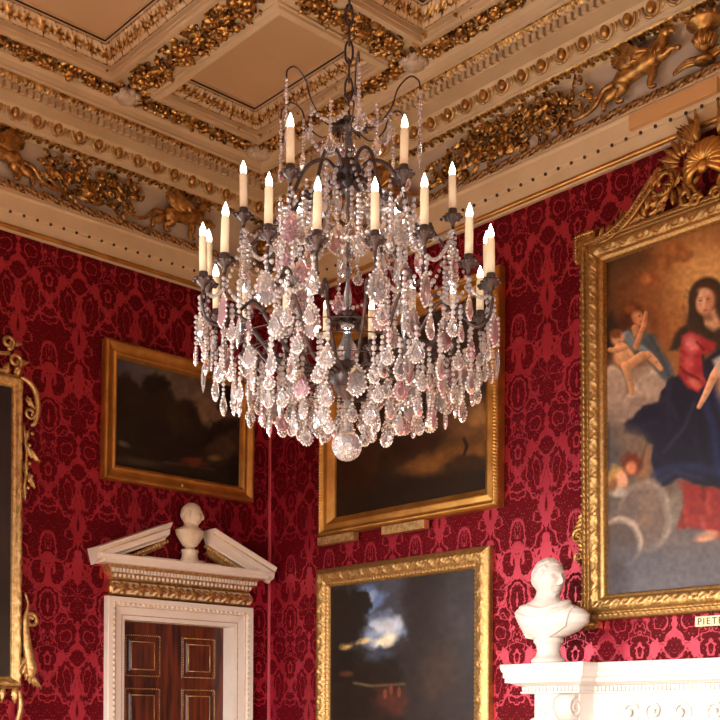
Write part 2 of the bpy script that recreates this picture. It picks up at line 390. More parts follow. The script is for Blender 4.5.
def f_acanth(p, lo=.12, ang=9):
    def f(a, t):
        x = ((a / p) % 1.0) - .5
        def lf(x, t, T, w0):
            tt = np.clip(t / T, 0, 1); w = w0 * np.clip(1 - tt ** 2.4, 0, 1) ** .6 * (.80 + .20 * np.cos(tt * 16)); q = np.abs(x) / np.maximum(w, 1e-4)
            return np.where((q < 1) & (t < T), .45 + .55 * np.abs(np.cos(np.clip(q, 0, 1) * PI * 1.5)) * (1 - .4 * q), 0)
        x2 = (((a / p) + .5) % 1.0) - .5
        h = np.maximum(lf(x, t, .95, .40), .85 * lf(x2, t, .72, .30))
        h = np.maximum(h, np.where(t < .16, .55, 0))
        return h * np.clip(t / .05, 0, 1)
    return f
def f_rosette(p):
    def f(a, t):
        def fl(x, r0, n, ph):
            r = np.hypot(x, (t - .5) * .95); th = np.arctan2(t - .5, x); return np.clip(1.0 - r / (r0 * (.72 + .28 * np.cos(th * n + ph))), 0, 1) ** .5
        x = ((a / p) % 1.0) - .5; x2 = (((a / p) + .5) % 1.0) - .5
        h = np.maximum(fl(x, .50, 7, 1.2), .8 * fl(x2, .36, 5, .4))
        return np.maximum(h, np.where((t < .07) | (t > .93), .6, 0))
    return f
def f_scroll(p):
    def f(a, t):
        ph = 2 * PI * a / p; c = .5 + .3 * np.sin(ph)
        sw = .5 + .5 * np.sin(2 * ph + 5 * t) * np.cos(3.2 * ph - 7 * t)
        stem = np.clip(1 - np.abs(t - c) / .13, 0, 1)
        x = ((a / p * 2) % 1) - .5; sg = np.where(((a / p * 2) % 2) < 1, .72, .28)
        r = np.hypot(x * 1.2 * 1.0, (t - (1 - sg)) * .9); th = np.arctan2(t - (1 - sg), x)
        fl = np.clip(1.15 - r / .3, 0, 1) * (.55 + .45 * np.cos(th * 5))
        return np.clip(np.maximum(np.maximum(stem, fl), .9 * (sw > .45) * sw), 0, 1) * np.clip(t / .06, 0, 1) * np.clip((1 - t) / .06, 0, 1)
    return f
def f_leafstep(p):
    def f(a, t):
        return f_acanth(p)(a, 1 - t)
    return f
for side, span in (('l', LSPAN), ('r', RSPAN)):
    relief(side, .02, span, [(.045, 4.678), (.06, 4.684), (.052, 4.698)], lambda a, t: np.ones_like(a), ds=.2, nt_=5, bulge=.004).obj('gilt_fillet', m_goldb, cor, kind='structure')
    relief(side, .06, span, [(.098, 4.90), (.058, 4.982)], f_scroll(.16), ds=.009, nt_=12, bulge=.014).obj('scroll_band', m_mix, cor, kind='structure')
    relief(side, .06, span, [(.062, 5.284), (.128, 5.312)], f_leafstep(.085), ds=.007, nt_=10, bulge=.016).obj('leaf_band', m_mix, cor, kind='structure')
    relief(side, .35, span, [(.346, 5.458), (.384, 5.500)], f_leafstep(.05), ds=.006, nt_=8, bulge=.010).obj('leaf_band', m_mix, cor, kind='structure')
    # bead course, egg course, dentils
    mb = MB(); s = .10
    while s < span: mb.ell(wallpt(side, s, .078, 4.774), .011, 6, 4); s += .095
    mb.obj('bead_course', m_bronze, cor, kind='structure')
    eg, sh = MB(), MB(); s = .26
    while s < span:
        c = wallpt(side, s, .188, 5.370)
        eg.ell(c, (.028, .026, .038) if side == 'r' else (.026, .028, .038), 10, 8)
        for q in (-1, 1):
            pts = []
            for k in range(7):
                a = -PI / 2 + q * (k / 6) * 2.4
                pts.append(wallpt(side, s + .052 * math.cos(a), .196 - .02 * abs(math.sin(a)), 5.372 + .052 * math.sin(a)))
            sh.tube(pts, .009, 5)
        pts = [wallpt(side, s + .075, .19, 5.40), wallpt(side, s + .075, .185, 5.335)]; sh.tube(pts, [.012, .004], 5)
        s += .15
    eg.obj('egg_course', m_gold, cor, kind='structure'); sh.obj('egg_surround', m_goldp, cor, kind='structure')
    mb = MB(); s = .38
    while s < span:
        p0, p1 = wallpt(side, s, .332, 5.407), wallpt(side, s + .030, .364, 5.448)
        mb.box(min(p0[0], p1[0]), max(p0[0], p1[0]), min(p0[1], p1[1]), max(p0[1], p1[1]), p0[2], p1[2]); s += .050
    mb.obj('dentil_course', m_cream, cor, smooth=False, kind='structure')
    p0, p1 = wallpt(side, .33, .336, 5.41), wallpt(side, span, .341, 5.450)
    MB().box(min(p0[0], p1[0]), max(p0[0], p1[0]), min(p0[1], p1[1]), max(p0[1], p1[1]), p0[2], p1[2]).obj('dentil_ground', m_goldp, cor, smooth=False, kind='structure')

# frieze ground, blue-grey white
fz = MB()
fz.box(.032, LX - .032, -.034, -.03, 4.99, 5.285); fz.box(.03, .034, -LY + .04, -.032, 4.99, 5.285)
fz.obj('frieze_ground', simple('frieze_ground', srgb(212, 200, 182), srgb(198, 186, 168), .6, scale=4), cor, smooth=False, kind='structure')

# frieze reliefs, in local wall axes (x along the wall to the image right, -y out, z up)
Z0 = 4.992
def foliage(width, seed):
    rnd = random.Random(seed); mb = MB(); h = .285
    for sg in (-1, 1):
        for (cx, cz, r, a0, tn) in ((.17, .13, .085, PI, 1.4), (.36, .12, .075, 0, -1.3), (.08, .22, .05, 0, 1.3), (.27, .21, .05, PI, 1.2), (.48, .10, .05, PI, 1.2)):
            if cx + r > width / 2: continue
            pts = spiral(cx, cz, r, .012, a0 + .3, tn, 22, -.02, -.05)
            mb.tube([(sg * p[0], p[1], p[2]) for p in pts], list(np.linspace(.013, .008, 23)), 5)
            mb.ell((sg * cx, -.045, cz), (.02, .02, .02), 7, 5)
            for k in range(6):
                a = rnd.uniform(0, 6.28); 
                mb.leaf((sg * (cx + r * math.cos(a)), -.02, cz + r * .8 * math.sin(a)), (a if sg > 0 else PI - a) + rnd.uniform(-.5, .5), rnd.uniform(.06, .1), rnd.uniform(.035, .055), .4)
    n = int(width * 110)
    for i in range(n):
        x = rnd.uniform(-1, 1) * width / 2; lim = h * (1 - .28 * abs(x / (width / 2)) ** 1.5)
        z = rnd.uniform(.03, lim)
        mb.leaf((x, -.015 - rnd.random() * .03, z), rnd.uniform(0, 6.28), rnd.uniform(.045, .08), rnd.uniform(.03, .045), .45, out=.005)
    for i in range(int(width * 26)):
        x = rnd.uniform(-1, 1) * width / 2; lim = h * (1 - .28 * abs(x / (width / 2)) ** 1.5)
        mb.ell((x, -.04, rnd.uniform(.03, lim)), rnd.uniform(.010, .018), 6, 5)
    for k in range(9):
        mb.leaf((0, -.03, .03), PI / 2 + (k - 4) * .34, .15 - .012 * abs(k - 4), .045, .3)
    mb.ell((0, -.05, .04), (.035, .03, .03), 8, 6)
    return mb
def griffin(flip=1):
    """winged griffin walking to +x (flip=1); about .56 long"""
    b = MB(); F = lambda pts: [(flip * p[0], p[1], p[2]) for p in pts]
    y = -.045
    b.tube(F(catmull([(-.15, y, .135), (-.06, y - .01, .13), (.05, y - .012, .15), (.12, y, .185)], 4)), [.03, .045, .052, .05, .046, .044, .046, .052, .058, .06, .058, .054, .046], 8)
    b.tube(F(catmull([(.10, y, .18), (.15, y - .01, .225), (.16, y - .012, .262)], 4)), [.05, .048, .045, .04, .036, .034, .033, .032, .03], 8)
    b.ell((flip * .175, y - .015, .268), (.036, .03, .03), 8, 6)
    b.tube(F([(.195, y - .015, .268), (.222, y - .015, .262), (.23, y - .015, .246)]), [.02, .014, .004], 6)       # beak
    for dx in (0, .02): b.tube(F([(.155 - dx, y - .02, .285), (.143 - dx, y - .02, .318)]), [.012, .002], 5)      # ears
    b.tube(F(catmull([(.11, y, .17), (.165, y - .015, .15), (.215, y - .02, .165), (.25, y - .02, .15)], 4)), list(np.linspace(.034, .016, 13)), 6)   # raised paw
    b.ell((flip * .255, y - .022, .148), (.022, .018, .015), 6, 5)
    b.tube(F(catmull([(.08, y, .14), (.085, y, .08), (.07, y, .04), (.075, y, .01)], 4)), list(np.linspace(.03, .014, 13)), 6)
    b.ell((flip * .088, y, .012), (.026, .018, .012), 6, 5)
    b.tube(F(catmull([(-.13, y, .13), (-.10, y - .01, .075), (-.145, y, .05), (-.14, y, .01)], 4)), [.046, .044, .042, .04, .036, .03, .026, .022, .019, .017, .016, .015, .014], 7)
    b.ell((flip * -.125, y, .012), (.028, .018, .012), 6, 5)
    b.tube(F(catmull([(-.12, y + .015, .12), (-.20, y + .01, .075), (-.235, y + .01, .06), (-.245, y + .01, .008)], 4)), list(np.linspace(.04, .013, 13)), 6)
    b.tube(F(catmull([(-.17, y, .13), (-.24, y, .12), (-.29, y, .06), (-.36, y, .03), (-.44, y, .028), (-.47, y, .05)], 5)), list(np.linspace(.018, .009, 26)), 6)
    b.ell((flip * -.475, y, .056), (.02, .014, .02), 6, 5)
    for k in range(9):                                                                                        # ribs / mane
        b.ell((flip * (.02 + .014 * k), y - .05, .15 + .004 * k), (.006, .012, .03), 5, 4)
    w = MB(); root = np.array([.085, y - .035, .20])
    for row, (L0, n) in enumerate(((.26, 9), (.19, 8), (.11, 7))):
        for k in range(n):
            t = k / (n - 1); a = PI - .02 - t * .62 + row * .04; L = L0 * (1 - .25 * abs(t - .35))
            e = root + np.array([math.cos(a) * L, -.012 * row, math.sin(a) * L]); mid = root + np.array([math.cos(a + .22) * L * .55, -.012 * row - .012, math.sin(a + .22) * L * .55 - .01])
            w.tube(F(catmull([root, mid, e], 3)), [.012, .015, .017, .018, .017, .014, .006], 5)
    return b, w
def vase():
    mb = MB(); mb.lathe([(.001, 0), (.055, .0), (.055, .012), (.02, .03), (.018, .06), (.05, .10), (.058, .13), (.035, .16), (.05, .175), (.095, .20), (.10, .22), (.085, .235), (.05, .25), (.001, .255)], 14, (0, -.05, .01))
    for k in range(12):
        a = 2 * PI * k / 12; mb.tube([(.03 * math.cos(a), -.05 + .03 * math.sin(a), .085), (.062 * math.cos(a), -.05 + .062 * math.sin(a), .135), (.04 * math.cos(a), -.05 + .04 * math.sin(a), .165)], .009, 5)
        mb.ell((.098 * math.cos(a), -.05 + .098 * math.sin(a), .232), .012, 5, 4)
    for sg in (-1, 1):
        for k in range(3): mb.tube(catmull([(sg * .03, -.05, .02 + .012 * k), (sg * .11, -.055, .03 + .012 * k), (sg * .19, -.05, .012 + .008 * k)], 4), list(np.linspace(.016, .006, 9)), 5)
    return mb
def put(mb, name, mat, side, s, parent=cor, **k):
    o = mb.obj(name, mat, parent, kind='structure', **k)
    o.location = (s, -.032, Z0) if side == 'r' else (.032, s, Z0)
    o.rotation_euler = (0, 0, 0 if side == 'r' else PI / 2)
    o.scale = (1, 1, .98); return o
sR = lambda x, y: RW(x, y, .07)[0]
sL = lambda x, y: LW(x, y, .07)[1]
c0, c1 = sR(424, 175), sR(592, 95)
put(foliage(c1 - c0, 3), 'foliage_relief', m_ant, 'r', (c0 + c1) / 2)
g0 = sR(640, 85)
def put_griffin(side, s, fl):
    b, w = griffin(fl); o = put(b, 'griffin_relief', m_gold, side, s)
    q = w.obj('wing', m_gold, o, kind='structure')
put_griffin('r', g0, 1)
put(vase(), 'vase_relief', m_gold, 'r', sR(706, 45))
put_griffin('r', c0 - .42, -1)
put_griffin('r', 2 * sR(706, 45) - g0, -1)
put(vase(), 'vase_relief', m_gold, 'r', max(.12, c0 - .86))
l0, l1 = sL(38, 165), sL(142, 205)
put(foliage(l1 - l0, 5), 'foliage_relief', m_ant, 'l', (l0 + l1) / 2)
put_griffin('l', sL(182, 215), 1)
put_griffin('l', sL(-2, 150), -1)
put(vase(), 'vase_relief', m_gold, 'l', -.12)
put(vase(), 'vase_relief', m_gold, 'l', sL(-2, 150) - .46)
put_griffin('l', sL(-2, 150) - .92, 1)
put(foliage(l1 - l0, 8), 'foliage_relief', m_ant, 'l', sL(-2, 150) - .92 - .5 - (l1 - l0) / 2)
# plain hatch in the architrave above the big painting
a = RW(630, 120, .1)[0]; b2 = RW(718, 80, .1)[0]
MB().box(a, b2, -.112, -.08, 4.80, 4.882).obj('cover_board', simple('buff_board', srgb(208, 164, 112), None, .7), cor, smooth=False, kind='structure')

# ------------------------------------------------------------------ coffered ceiling
ZB = 5.60
XS = [(.575, 1.94), (2.19, 7.07), (7.32, 8.685)]; YS = [(-1.47, -.555), (-4.965, -1.715), (-6.125, -5.21)]
ce = MB(); D = .175                      # recess width up to the panel
ce.box(-.0, LX, -LY, 0, ZC + .02, ZC + .12)
ceil_o = ce.obj('ceiling', m_panel, smooth=False, kind='structure')
bm_ = MB()
def bx(x0, x1, y0, y1): bm_.box(x0, x1, y0, y1, ZB, ZC + .03)
bx(.2, LX - .2, -.555, -.2); bx(.2, LX - .2, -1.715, -1.47); bx(.2, LX - .2, -5.21, -4.965); bx(.2, LX - .2, -LY + .2, -6.125)
for y0, y1 in YS:
    bx(.2, .575, y0, y1); bx(1.94, 2.19, y0, y1); bx(7.07, 7.32, y0, y1); bx(8.685, LX - .2, y0, y1)
bm_.obj('beam_grid', m_cream, ceil_o, smooth=False, kind='structure')
def rect_ring(x0, x1, y0, y1, prof):
    return [[(x0 + d, y0 + d, z), (x1 - d, y0 + d, z), (x1 - d, y1 - d, z), (x0 + d, y1 - d, z)] for d, z in prof]
def coffer_band(x0, x1, y0, y1, sides):
    """gilt acanthus on the sloping coffer side; strips over given sides"""
    fn = f_rosette(.115); out = MB(); n_t = 10
    d0, z0, d1, z1 = .080, ZB + .026, .164, ZC - .008
    for sd in sides:
        L = (x1 - x0) if sd in 'ns' else (y1 - y0); n = int(L / .011); A = np.linspace(0, 1, n); P = np.zeros((n, n_t, 3)); G = np.zeros((n, n_t))
        for j, t in enumerate(np.linspace(0, 1, n_t)):
            tt = 1 - t; h = fn(A * L, np.full(n, tt)); G[:, j] = h
            d = d0 + (d1 - d0) * t + .6 * .016 * h; z = z0 + (z1 - z0) * t - .8 * .016 * h - .002
            a = d + A * (L - 2 * d)
            if sd == 'n': P[:, j] = np.c_[x0 + a, y1 - d, z]
            if sd == 's': P[:, j] = np.c_[x0 + a, y0 + d, z]
            if sd == 'w': P[:, j] = np.c_[x0 + d, y0 + a, z]
            if sd == 'e': P[:, j] = np.c_[x1 - d, y0 + a, z]
        out.grid(P, gilt=G)
    return out
frame_prof = [(0, ZB + .002), (0, ZB - .014), (.010, ZB - .018), (.018, ZB - .032), (.050, ZB - .040), (.062, ZB - .038), (.066, ZB - .026), (.067, ZB - .010), (.071, ZB - .008), (.072, ZB + .022), (.080, ZB + .028), (.165, ZC - .008), (.172, ZC - .014), (.180, ZC - .012), (.18, ZC + .02)]
for i, (x0, x1) in enumerate(XS):
    for j, (y0, y1) in enumerate(YS):
        MB().grid(rect_ring(x0, x1, y0, y1, frame_prof), closed_v=True).obj('coffer_frame', m_cream, ceil_o, smooth=False, kind='structure')
        MB().grid(rect_ring(x0, x1, y0, y1, [(.170, ZC - .006), (.174, ZC - .012), (.180, ZC - .012), (.182, ZC - .001)]), closed_v=True).obj('dark_fillet', m_dark, ceil_o, smooth=False, kind='structure')
        if i < 2 and j < 2:
            if (i, j) == (1, 1): continue
            coffer_band(x0, min(x1, 5.6), max(y0, -4.9), y1, {(0, 0): 'nwse', (1, 0): 'nws', (0, 1): 'nwe'}[(i, j)]).obj('acanthus_band', m_mix, ceil_o, kind='structure')
# garlands of gilded fruit and leaves on the beam soffits
def garland(p0, p1, width, seed):
    rnd = random.Random(seed); mb = MB(); p0, p1 = np.array(p0), np.array(p1); L = np.linalg.norm(p1 - p0); ux, uy = (p1 - p0) / L
    def T(a, c, z): return (p0[0] + ux * a - uy * c, p0[1] + uy * a + ux * c, z)
    n = int(L * 190)
    for i in range(n):
        a = rnd.uniform(.02, L - .02); c = rnd.gauss(0, .34) * width
        if abs(c) > width * .46: continue
        lf = MB().leaf((0, 0, 0), rnd.uniform(0, 6.28), rnd.uniform(.05, .085), rnd.uniform(.03, .045), .5)
        zz = ZB - .004 - rnd.random() * .03 * (1 - abs(c) / width * 1.6)
        mb.add([T(a + q[0], c + q[2], zz + q[1]) for q in lf.v], lf.f)
    for i in range(int(L * 60)):
        a = rnd.uniform(.02, L - .02); c = rnd.gauss(0, .27) * width
        if abs(c) > width * .4: continue
        r = rnd.uniform(.014, .027); mb.ell(T(a, c, ZB - .02 - rnd.random() * .012), (r, r, r * .9), 8, 6)
    k = 0.12
    while k < L:                                   # bound pods along the middle
        a0 = rnd.uniform(-.5, .5); r = Matrix.Rotation(math.atan2(uy, ux) + a0, 3, 'Z')
        mb.ell(T(k, rnd.uniform(-.2, .2) * width, ZB - .03), (.05, .022, .022), 8, 6, r); k += rnd.uniform(.12, .2)
    return mb
GW = .215
for i, (p0, p1) in enumerate([((.507, -5.0), (.507, -.62)), ((.55, -.50), (5.2, -.50)), ((.62, -1.593), (1.9, -1.593)), ((2.065, -.62), (2.065, -1.42)), ((2.065, -1.593), (3.9, -1.593)), ((2.065, -1.76), (2.065, -4.8))]):
    garland(p0, p1, GW if i > 1 else .195, 11 + i).obj('fruit_garland', m_ant, ceil_o, kind='structure')
for (x, y) in ((.507, -1.593), (.50, -.50), (2.065, -.50), (2.065, -1.593)):
    mb = MB(); mb.ell((x, y, ZB - .02), (.078, .078, .065), 12, 8)
    for k in range(8):
        a = 2 * PI * k / 8; mb.ell((x + .066 * math.cos(a), y + .066 * math.sin(a), ZB - .03), (.03, .03, .026), 8, 6)
    o = mb.obj('ceiling_boss', m_grey, ceil_o, kind='structure')
    lf = MB()
    for k in range(10):
        a = 2 * PI * (k + .5) / 10; q = MB().leaf((0, 0, 0), a, .07, .04, .4)
        lf.add([(x + .06 * math.cos(a) + v[0], y + .06 * math.sin(a) + v[2], ZB - .012 + v[1]) for v in q.v], q.f)
    lf.obj('gilt_leaf_ring', m_ant, o, kind='structure')
# rose seam in the corner of the cloth
MB().box(.004, .026, -.012, -.001, .2, 4.67).obj('trim_2', simple('rose_fillet', srgb(206, 88, 104), None, .4), smooth=False, kind='structure')
# ------------------------------------------------------------------ the door with its broken pediment (left wall)
door = empty('door_1', (0, -.818, 0), PI / 2, kind='structure')
door['label'] = 'mahogany panelled door in white surround under broken pediment'
HW, DT = .474, 2.199
lf = MB(); lf.box(-HW - .02, HW + .02, .12, .17, 0, DT + .02)
leaf_o = lf.obj('door_leaf', m_mahog, door, smooth=False, kind='structure')
def door_panel(x0, x1, z0, z1):
    mb = MB(); P = []
    for d, y in ((0, .118), (.004, .112), (.018, .112), (.024, .122), (.03, .126), (.06, .112), (.064, .110)):
        P.append([(x0 + d, y, z0 + d), (x1 - d, y, z0 + d), (x1 - d, y, z1 - d), (x0 + d, y, z1 - d)])
    mb.grid(P, closed_v=True); n = len(mb.v); mb.f.append((n - 4, n - 3, n - 2, n - 1))
    o = mb.obj('door_panel', m_mahog, leaf_o, smooth=False, kind='structure')
    g = MB()
    for q, y, d in ((.012, .110, .0065), (.058, .109, .004)):
        x, z = x0 + q, z0 + q; X, Z = x1 - q, z1 - q
        for a, b in (((x, z), (X, z)), ((X, z), (X, Z)), ((X, Z), (x, Z)), ((x, Z), (x, z))):
            L = math.hypot(b[0] - a[0], b[1] - a[1]); n = int(L / .017)
            if q < .02:
                for k in range(n):
                    t = (k + .5) / n; g.ell((a[0] + (b[0] - a[0]) * t, y, a[1] + (b[1] - a[1]) * t), (.006, .005, .006), 5, 4)
            else: g.tube([(a[0], y, a[1]), (b[0], y, b[1])], d, 5)
    g.obj('panel_beading', m_goldp, leaf_o, kind='structure')
for x0, x1 in ((-.40, -.09), (.09, .40)):
    for z0, z1 in ((.16, .85), (.98, 1.73), (1.80, 2.115)): door_panel(x0, x1, z0, z1)
# architrave: profile around the opening (out from opening edge)
AP = [(0, .12), (0, -.015), (.03, -.02), (.034, -.03), (.085, -.035), (.09, -.045), (.115, -.058), (.15, -.06), (.155, -.05), (.155, .01)]
P = [[(-HW - d, y, 0), (-HW - d, y, DT + d), (HW + d, y, DT + d), (HW + d, y, 0)] for d, y in AP]
arch = MB().grid(P).obj('architrave', m_white, door, smooth=False, kind='structure')
mb = MB()
for q in (.105,):
    z = .05
    while z < DT + q:
        for sg in (-1, 1): mb.ell((sg * (HW + q), -.055, z), (.012, .010, .016), 6, 4)
        z += .04
    x = -HW - q
    while x < HW + q: mb.ell((x, -.055, DT + q), (.016, .010, .012), 6, 4); x += .04
mb.obj('architrave_beading', m_bust2, arch, kind='structure')
g = MB()
for d, y in ((.030, -.024), (.088, -.042)):
    g.tube([(-HW - d, y, 0), (-HW - d, y, DT + d), (HW + d, y, DT + d), (HW + d, y, 0)], .004, 4)
g.obj('gilt_line', m_goldp, arch, kind='structure')
# pulvinated frieze, gilded leaves on white
ZF = DT + .165; n = 240; nt_ = 16; fw = .60
A = np.linspace(-fw, fw, n); P = np.zeros((n, nt_, 3)); G = np.zeros((n, nt_))
for j, t in enumerate(np.linspace(0, 1, nt_)):
    h = f_rosette(.15)(A + .75, np.full(n, t)); G[:, j] = np.clip(h * 1.5 + .22 * np.cos(A * 120 + 9 * t) * np.cos(t * 14), 0, 1)
    P[:, j] = np.c_[A, np.full(n, -.03 - .045 * math.sin(PI * t)) - .018 * h, np.full(n, ZF + .105 * t)]
fr = MB().grid(P, gilt=G)
fr.prism([(-fw, ZF), (fw, ZF), (fw, ZF + .105), (-fw, ZF + .105)], -.03, .0)
fr.obj('leaf_frieze', m_mixw, door, kind='structure')
bed = [(.595, -.035, ZF + .105), (.60, -.055, ZF + .115), (.615, -.07, ZF + .145), (.625, -.08, ZF + .152), (.635, -.085, ZF + .18), (.655, -.105, ZF + .205)]
P = [[(-x, .0, z), (-x, y, z), (x, y, z), (x, .0, z)] for x, y, z in bed]
bd = MB().grid(P, flip=True).obj('bed_mould', m_mixw if False else m_goldp, door, smooth=False, kind='structure')
mb = MB(); x = -.62
while x < .62: mb.box(x, x + .016, -.098, -.08, ZF + .155, ZF + .181); x += .028
for k in range(34):
    mb.ell((-.60 + 1.2 * (k + .5) / 34, -.073, ZF + .132), (.011, .012, .014), 6, 5)
mb.obj('door_dentils', m_white, door, smooth=False, kind='structure')
cs = [(.655, -.105, ZF + .205), (.705, -.14, ZF + .208), (.71, -.14, ZF + .232), (.72, -.147, ZF + .238), (.735, -.155, ZF + .253), (.74, -.16, ZF + .259), (.74, -.16, ZF + .266), (.0, .0, ZF + .267)]
P = [[(-x, .0, z), (-x, y, z), (x, y, z), (x, .0, z)] for x, y, z in cs]
MB().grid(P, flip=True).obj('door_cornice', m_white, door, smooth=False, kind='structure')
ZT = ZF + .266
def rake(sg):
    """one half of the broken pediment, profile swept along the slope"""
    x0, z0, x1, z1 = .762, ZT + .003, .185, ZT + .268
    prof = [(0, -.05), (0, -.085), (.012, -.09), (.03, -.14), (.07, -.148), (.075, -.155), (.095, -.175), (.105, -.175), (.105, .0)]
    L = math.hypot(x1 - x0, z1 - z0); ux, uz = (x1 - x0) / L, (z1 - z0) / L; nx, nz = uz, -ux
    if nz < 0: nx, nz = -nx, -nz
    P = []
    for e, y in prof:
        P.append([(sg * (x0 + nx * e * 0 - .0), y, z0 - .075 / abs(ux) + e / abs(ux)), (sg * x1, y, z1 - .105 / abs(ux) + e / abs(ux))])
    mb = MB().grid(P, flip=(sg < 0))
    k = len(prof); mb.f.append(tuple(2 * i + 1 for i in range(k))); mb.f.append(tuple(2 * i for i in reversed(range(k))))
    ro = mb.obj('raking_cornice', m_white, door, smooth=False, kind='structure')
    # gilded bed moulding under the slope
    b = MB(); n = 26
    for i in range(n):
        t = (i + .5) / n; x = x0 + (x1 - x0) * t - .03; z = z0 + (z1 - z0) * t - .12
        if z < ZT + .005: continue
        b.ell((sg * x, -.075, z), (.010, .018, .016), 6, 4)
    P = []
    for e, y in ((-.055, -.01), (-.05, -.055), (-.02, -.075), (.0, -.088)):
        P.append([(sg * (x0 - .16), y, z0 + (z1 - z0) * .26 - .105 / abs(ux) + e), (sg * x1, y, z1 - .105 / abs(ux) + e)])
    b.grid(P, flip=(sg < 0)); b.obj('gilt_bed_mould', m_goldp, ro, kind='structure')
    # gilt line on the fascia
    MB().tube([(sg * x0, -.15, z0 - .075 / abs(ux) + .078), (sg * x1, -.15, z1 - .105 / abs(ux) + .078)], .004, 4).obj('gilt_line', m_goldp, ro, kind='structure')
rake(-1); rake(1)
MB().box(-.6, .6, -.03, 0, ZT, ZT + .03).obj('tympanum', m_white, door, smooth=False, kind='structure')
ZPED = ZT
# recess behind
MB().box(-HW - .03, HW + .03, .17, .24, 0, DT + .03).obj('door_back', m_dark, door, smooth=False, kind='structure')

# ------------------------------------------------------------------ busts
def head_mesh(h, turn, hair=1.0, seed=1, nod=0.0):
    """sculpted head: height h, facing -y then turned; hair > 0 adds curls"""
    n, m = 120, 90
    rs = np.random.RandomState(seed); K = rs.normal(size=(150, 3)); K /= np.linalg.norm(K, axis=1)[:, None]
    EL, AZ = np.meshgrid(np.linspace(-PI / 2, PI / 2, m + 1), np.linspace(0, 2 * PI, n, endpoint=False), indexing='ij')
    a = (AZ + PI) % (2 * PI) - PI; el = EL
    x, y, z = np.cos(el) * np.sin(a), -np.cos(el) * np.cos(a), np.sin(el)
    g = lambda a0, e0, sa, se: np.exp(-((a - a0) / sa) ** 2 - ((el - e0) / se) ** 2)
    rx = .355 * np.where(z < 0, 1 - .22 * np.abs(z) ** 1.2, 1); ry = .43 * np.where(z < 0, 1 - .04 * np.abs(z), 1)
    ry = np.where((y > 0) & (z < -.1), ry * (1 - .25 * np.clip(-z - .1, 0, 1)), ry)
    r = np.ones_like(x)
    r += .15 * g(0, -.22, .11, .13) + .13 * g(0, -.10, .085, .16) + .09 * g(0, .06, .075, .14) + .07 * (g(.13, -.28, .09, .07) + g(-.13, -.28, .09, .07))   # nose
    r += .075 * (g(.30, .27, .24, .075) + g(-.30, .27, .24, .075)) + .03 * g(0, .40, .5, .14)                         # brows, forehead
    r -= .13 * (g(.34, .12, .17, .10) + g(-.34, .12, .17, .10)); r += .055 * (g(.35, .10, .11, .055) + g(-.35, .10, .11, .055))  # sockets and lids
    r += .055 * (g(.58, -.12, .22, .14) + g(-.58, -.12, .22, .14)) - .035 * (g(.45, -.5, .15, .15) + g(-.45, -.5, .15, .15))      # cheeks
    r -= .06 * g(0, -.40, .16, .045); r += .075 * g(0, -.50, .21, .045) + .065 * g(0, -.63, .18, .05); r -= .085 * g(0, -.565, .25, .022) + .05 * g(0, -.74, .22, .045)   # mouth
    r += .14 * g(0, -.92, .30, .12) + .07 * (g(.55, -.85, .25, .2) + g(-.55, -.85, .25, .2))                          # chin, jaw
    for s in (1, -1): r += .17 * g(s * 1.62, -.02, .075, .21) - .09 * g(s * 1.56, -.02, .05, .12)                     # ears
    edge = .62 - .75 * np.clip((np.abs(a) - .85) / .45, 0, 1) - .35 * np.clip((np.abs(a) - 1.8) / .3, 0, 1)
    hm = np.clip((el - edge) * 9, 0, 1)
    Q = np.stack([x, y, z], -1); dot = np.sort(Q @ K.T, axis=-1); curl = np.clip((dot[..., -1] - dot[..., -2]) / .035, 0, 1)
    r += hm * (.035 + .065 * hair * curl)
    P = np.stack([x * r * rx * h, y * r * ry * h, z * (1 + (r - 1) * .45) * .5 * h], -1)
    cn, sn = math.cos(nod), math.sin(nod); Y, Z = P[..., 1] * cn - P[..., 2] * sn, P[..., 1] * sn + P[..., 2] * cn
    ct, st = math.cos(turn), math.sin(turn)
    return np.stack([P[..., 0] * ct - Y * st, P[..., 0] * st + Y * ct, Z], -1)
def torso(secs, fold=.0, rot=0.0, n=56, m=44):
    Z = np.array([s[0] for s in secs]); cx = np.array([s[1] for s in secs]); hw = np.array([s[2] for s in secs]); hd = np.array([s[3] for s in secs])
    zz = np.linspace(Z[0], Z[-1], m); P = np.zeros((m, n, 3))
    for i, z in enumerate(zz):
        a = np.linspace(0, 2 * PI, n, endpoint=False)
        X = np.sign(np.sin(a)) * np.abs(np.sin(a)) ** .85; Y = -np.cos(a)
        f = 1 + fold * np.clip(-Y, 0, 1) * np.sin((np.sin(a) * .55 + (z - Z[0]) / (Z[-1] - Z[0]) * 1.1) * 17) * np.clip((z - Z[0]) / .03, 0, 1) * np.clip((Z[-1] - .1 * (Z[-1] - Z[0]) - z) / .05, 0, 1)
        P[i, :, 0] = np.interp(z, Z, cx) + np.interp(z, Z, hw) * X * f; P[i, :, 1] = np.interp(z, Z, hd) * Y * f; P[i, :, 2] = z
    return P
def closed(mb, P):
    b = len(mb.v); m, n = P.shape[:2]; mb.grid(P, closed_v=True); mb.f.append(tuple(b + j for j in reversed(range(n)))); mb.f.append(tuple(b + (m - 1) * n + j for j in range(n))); return mb

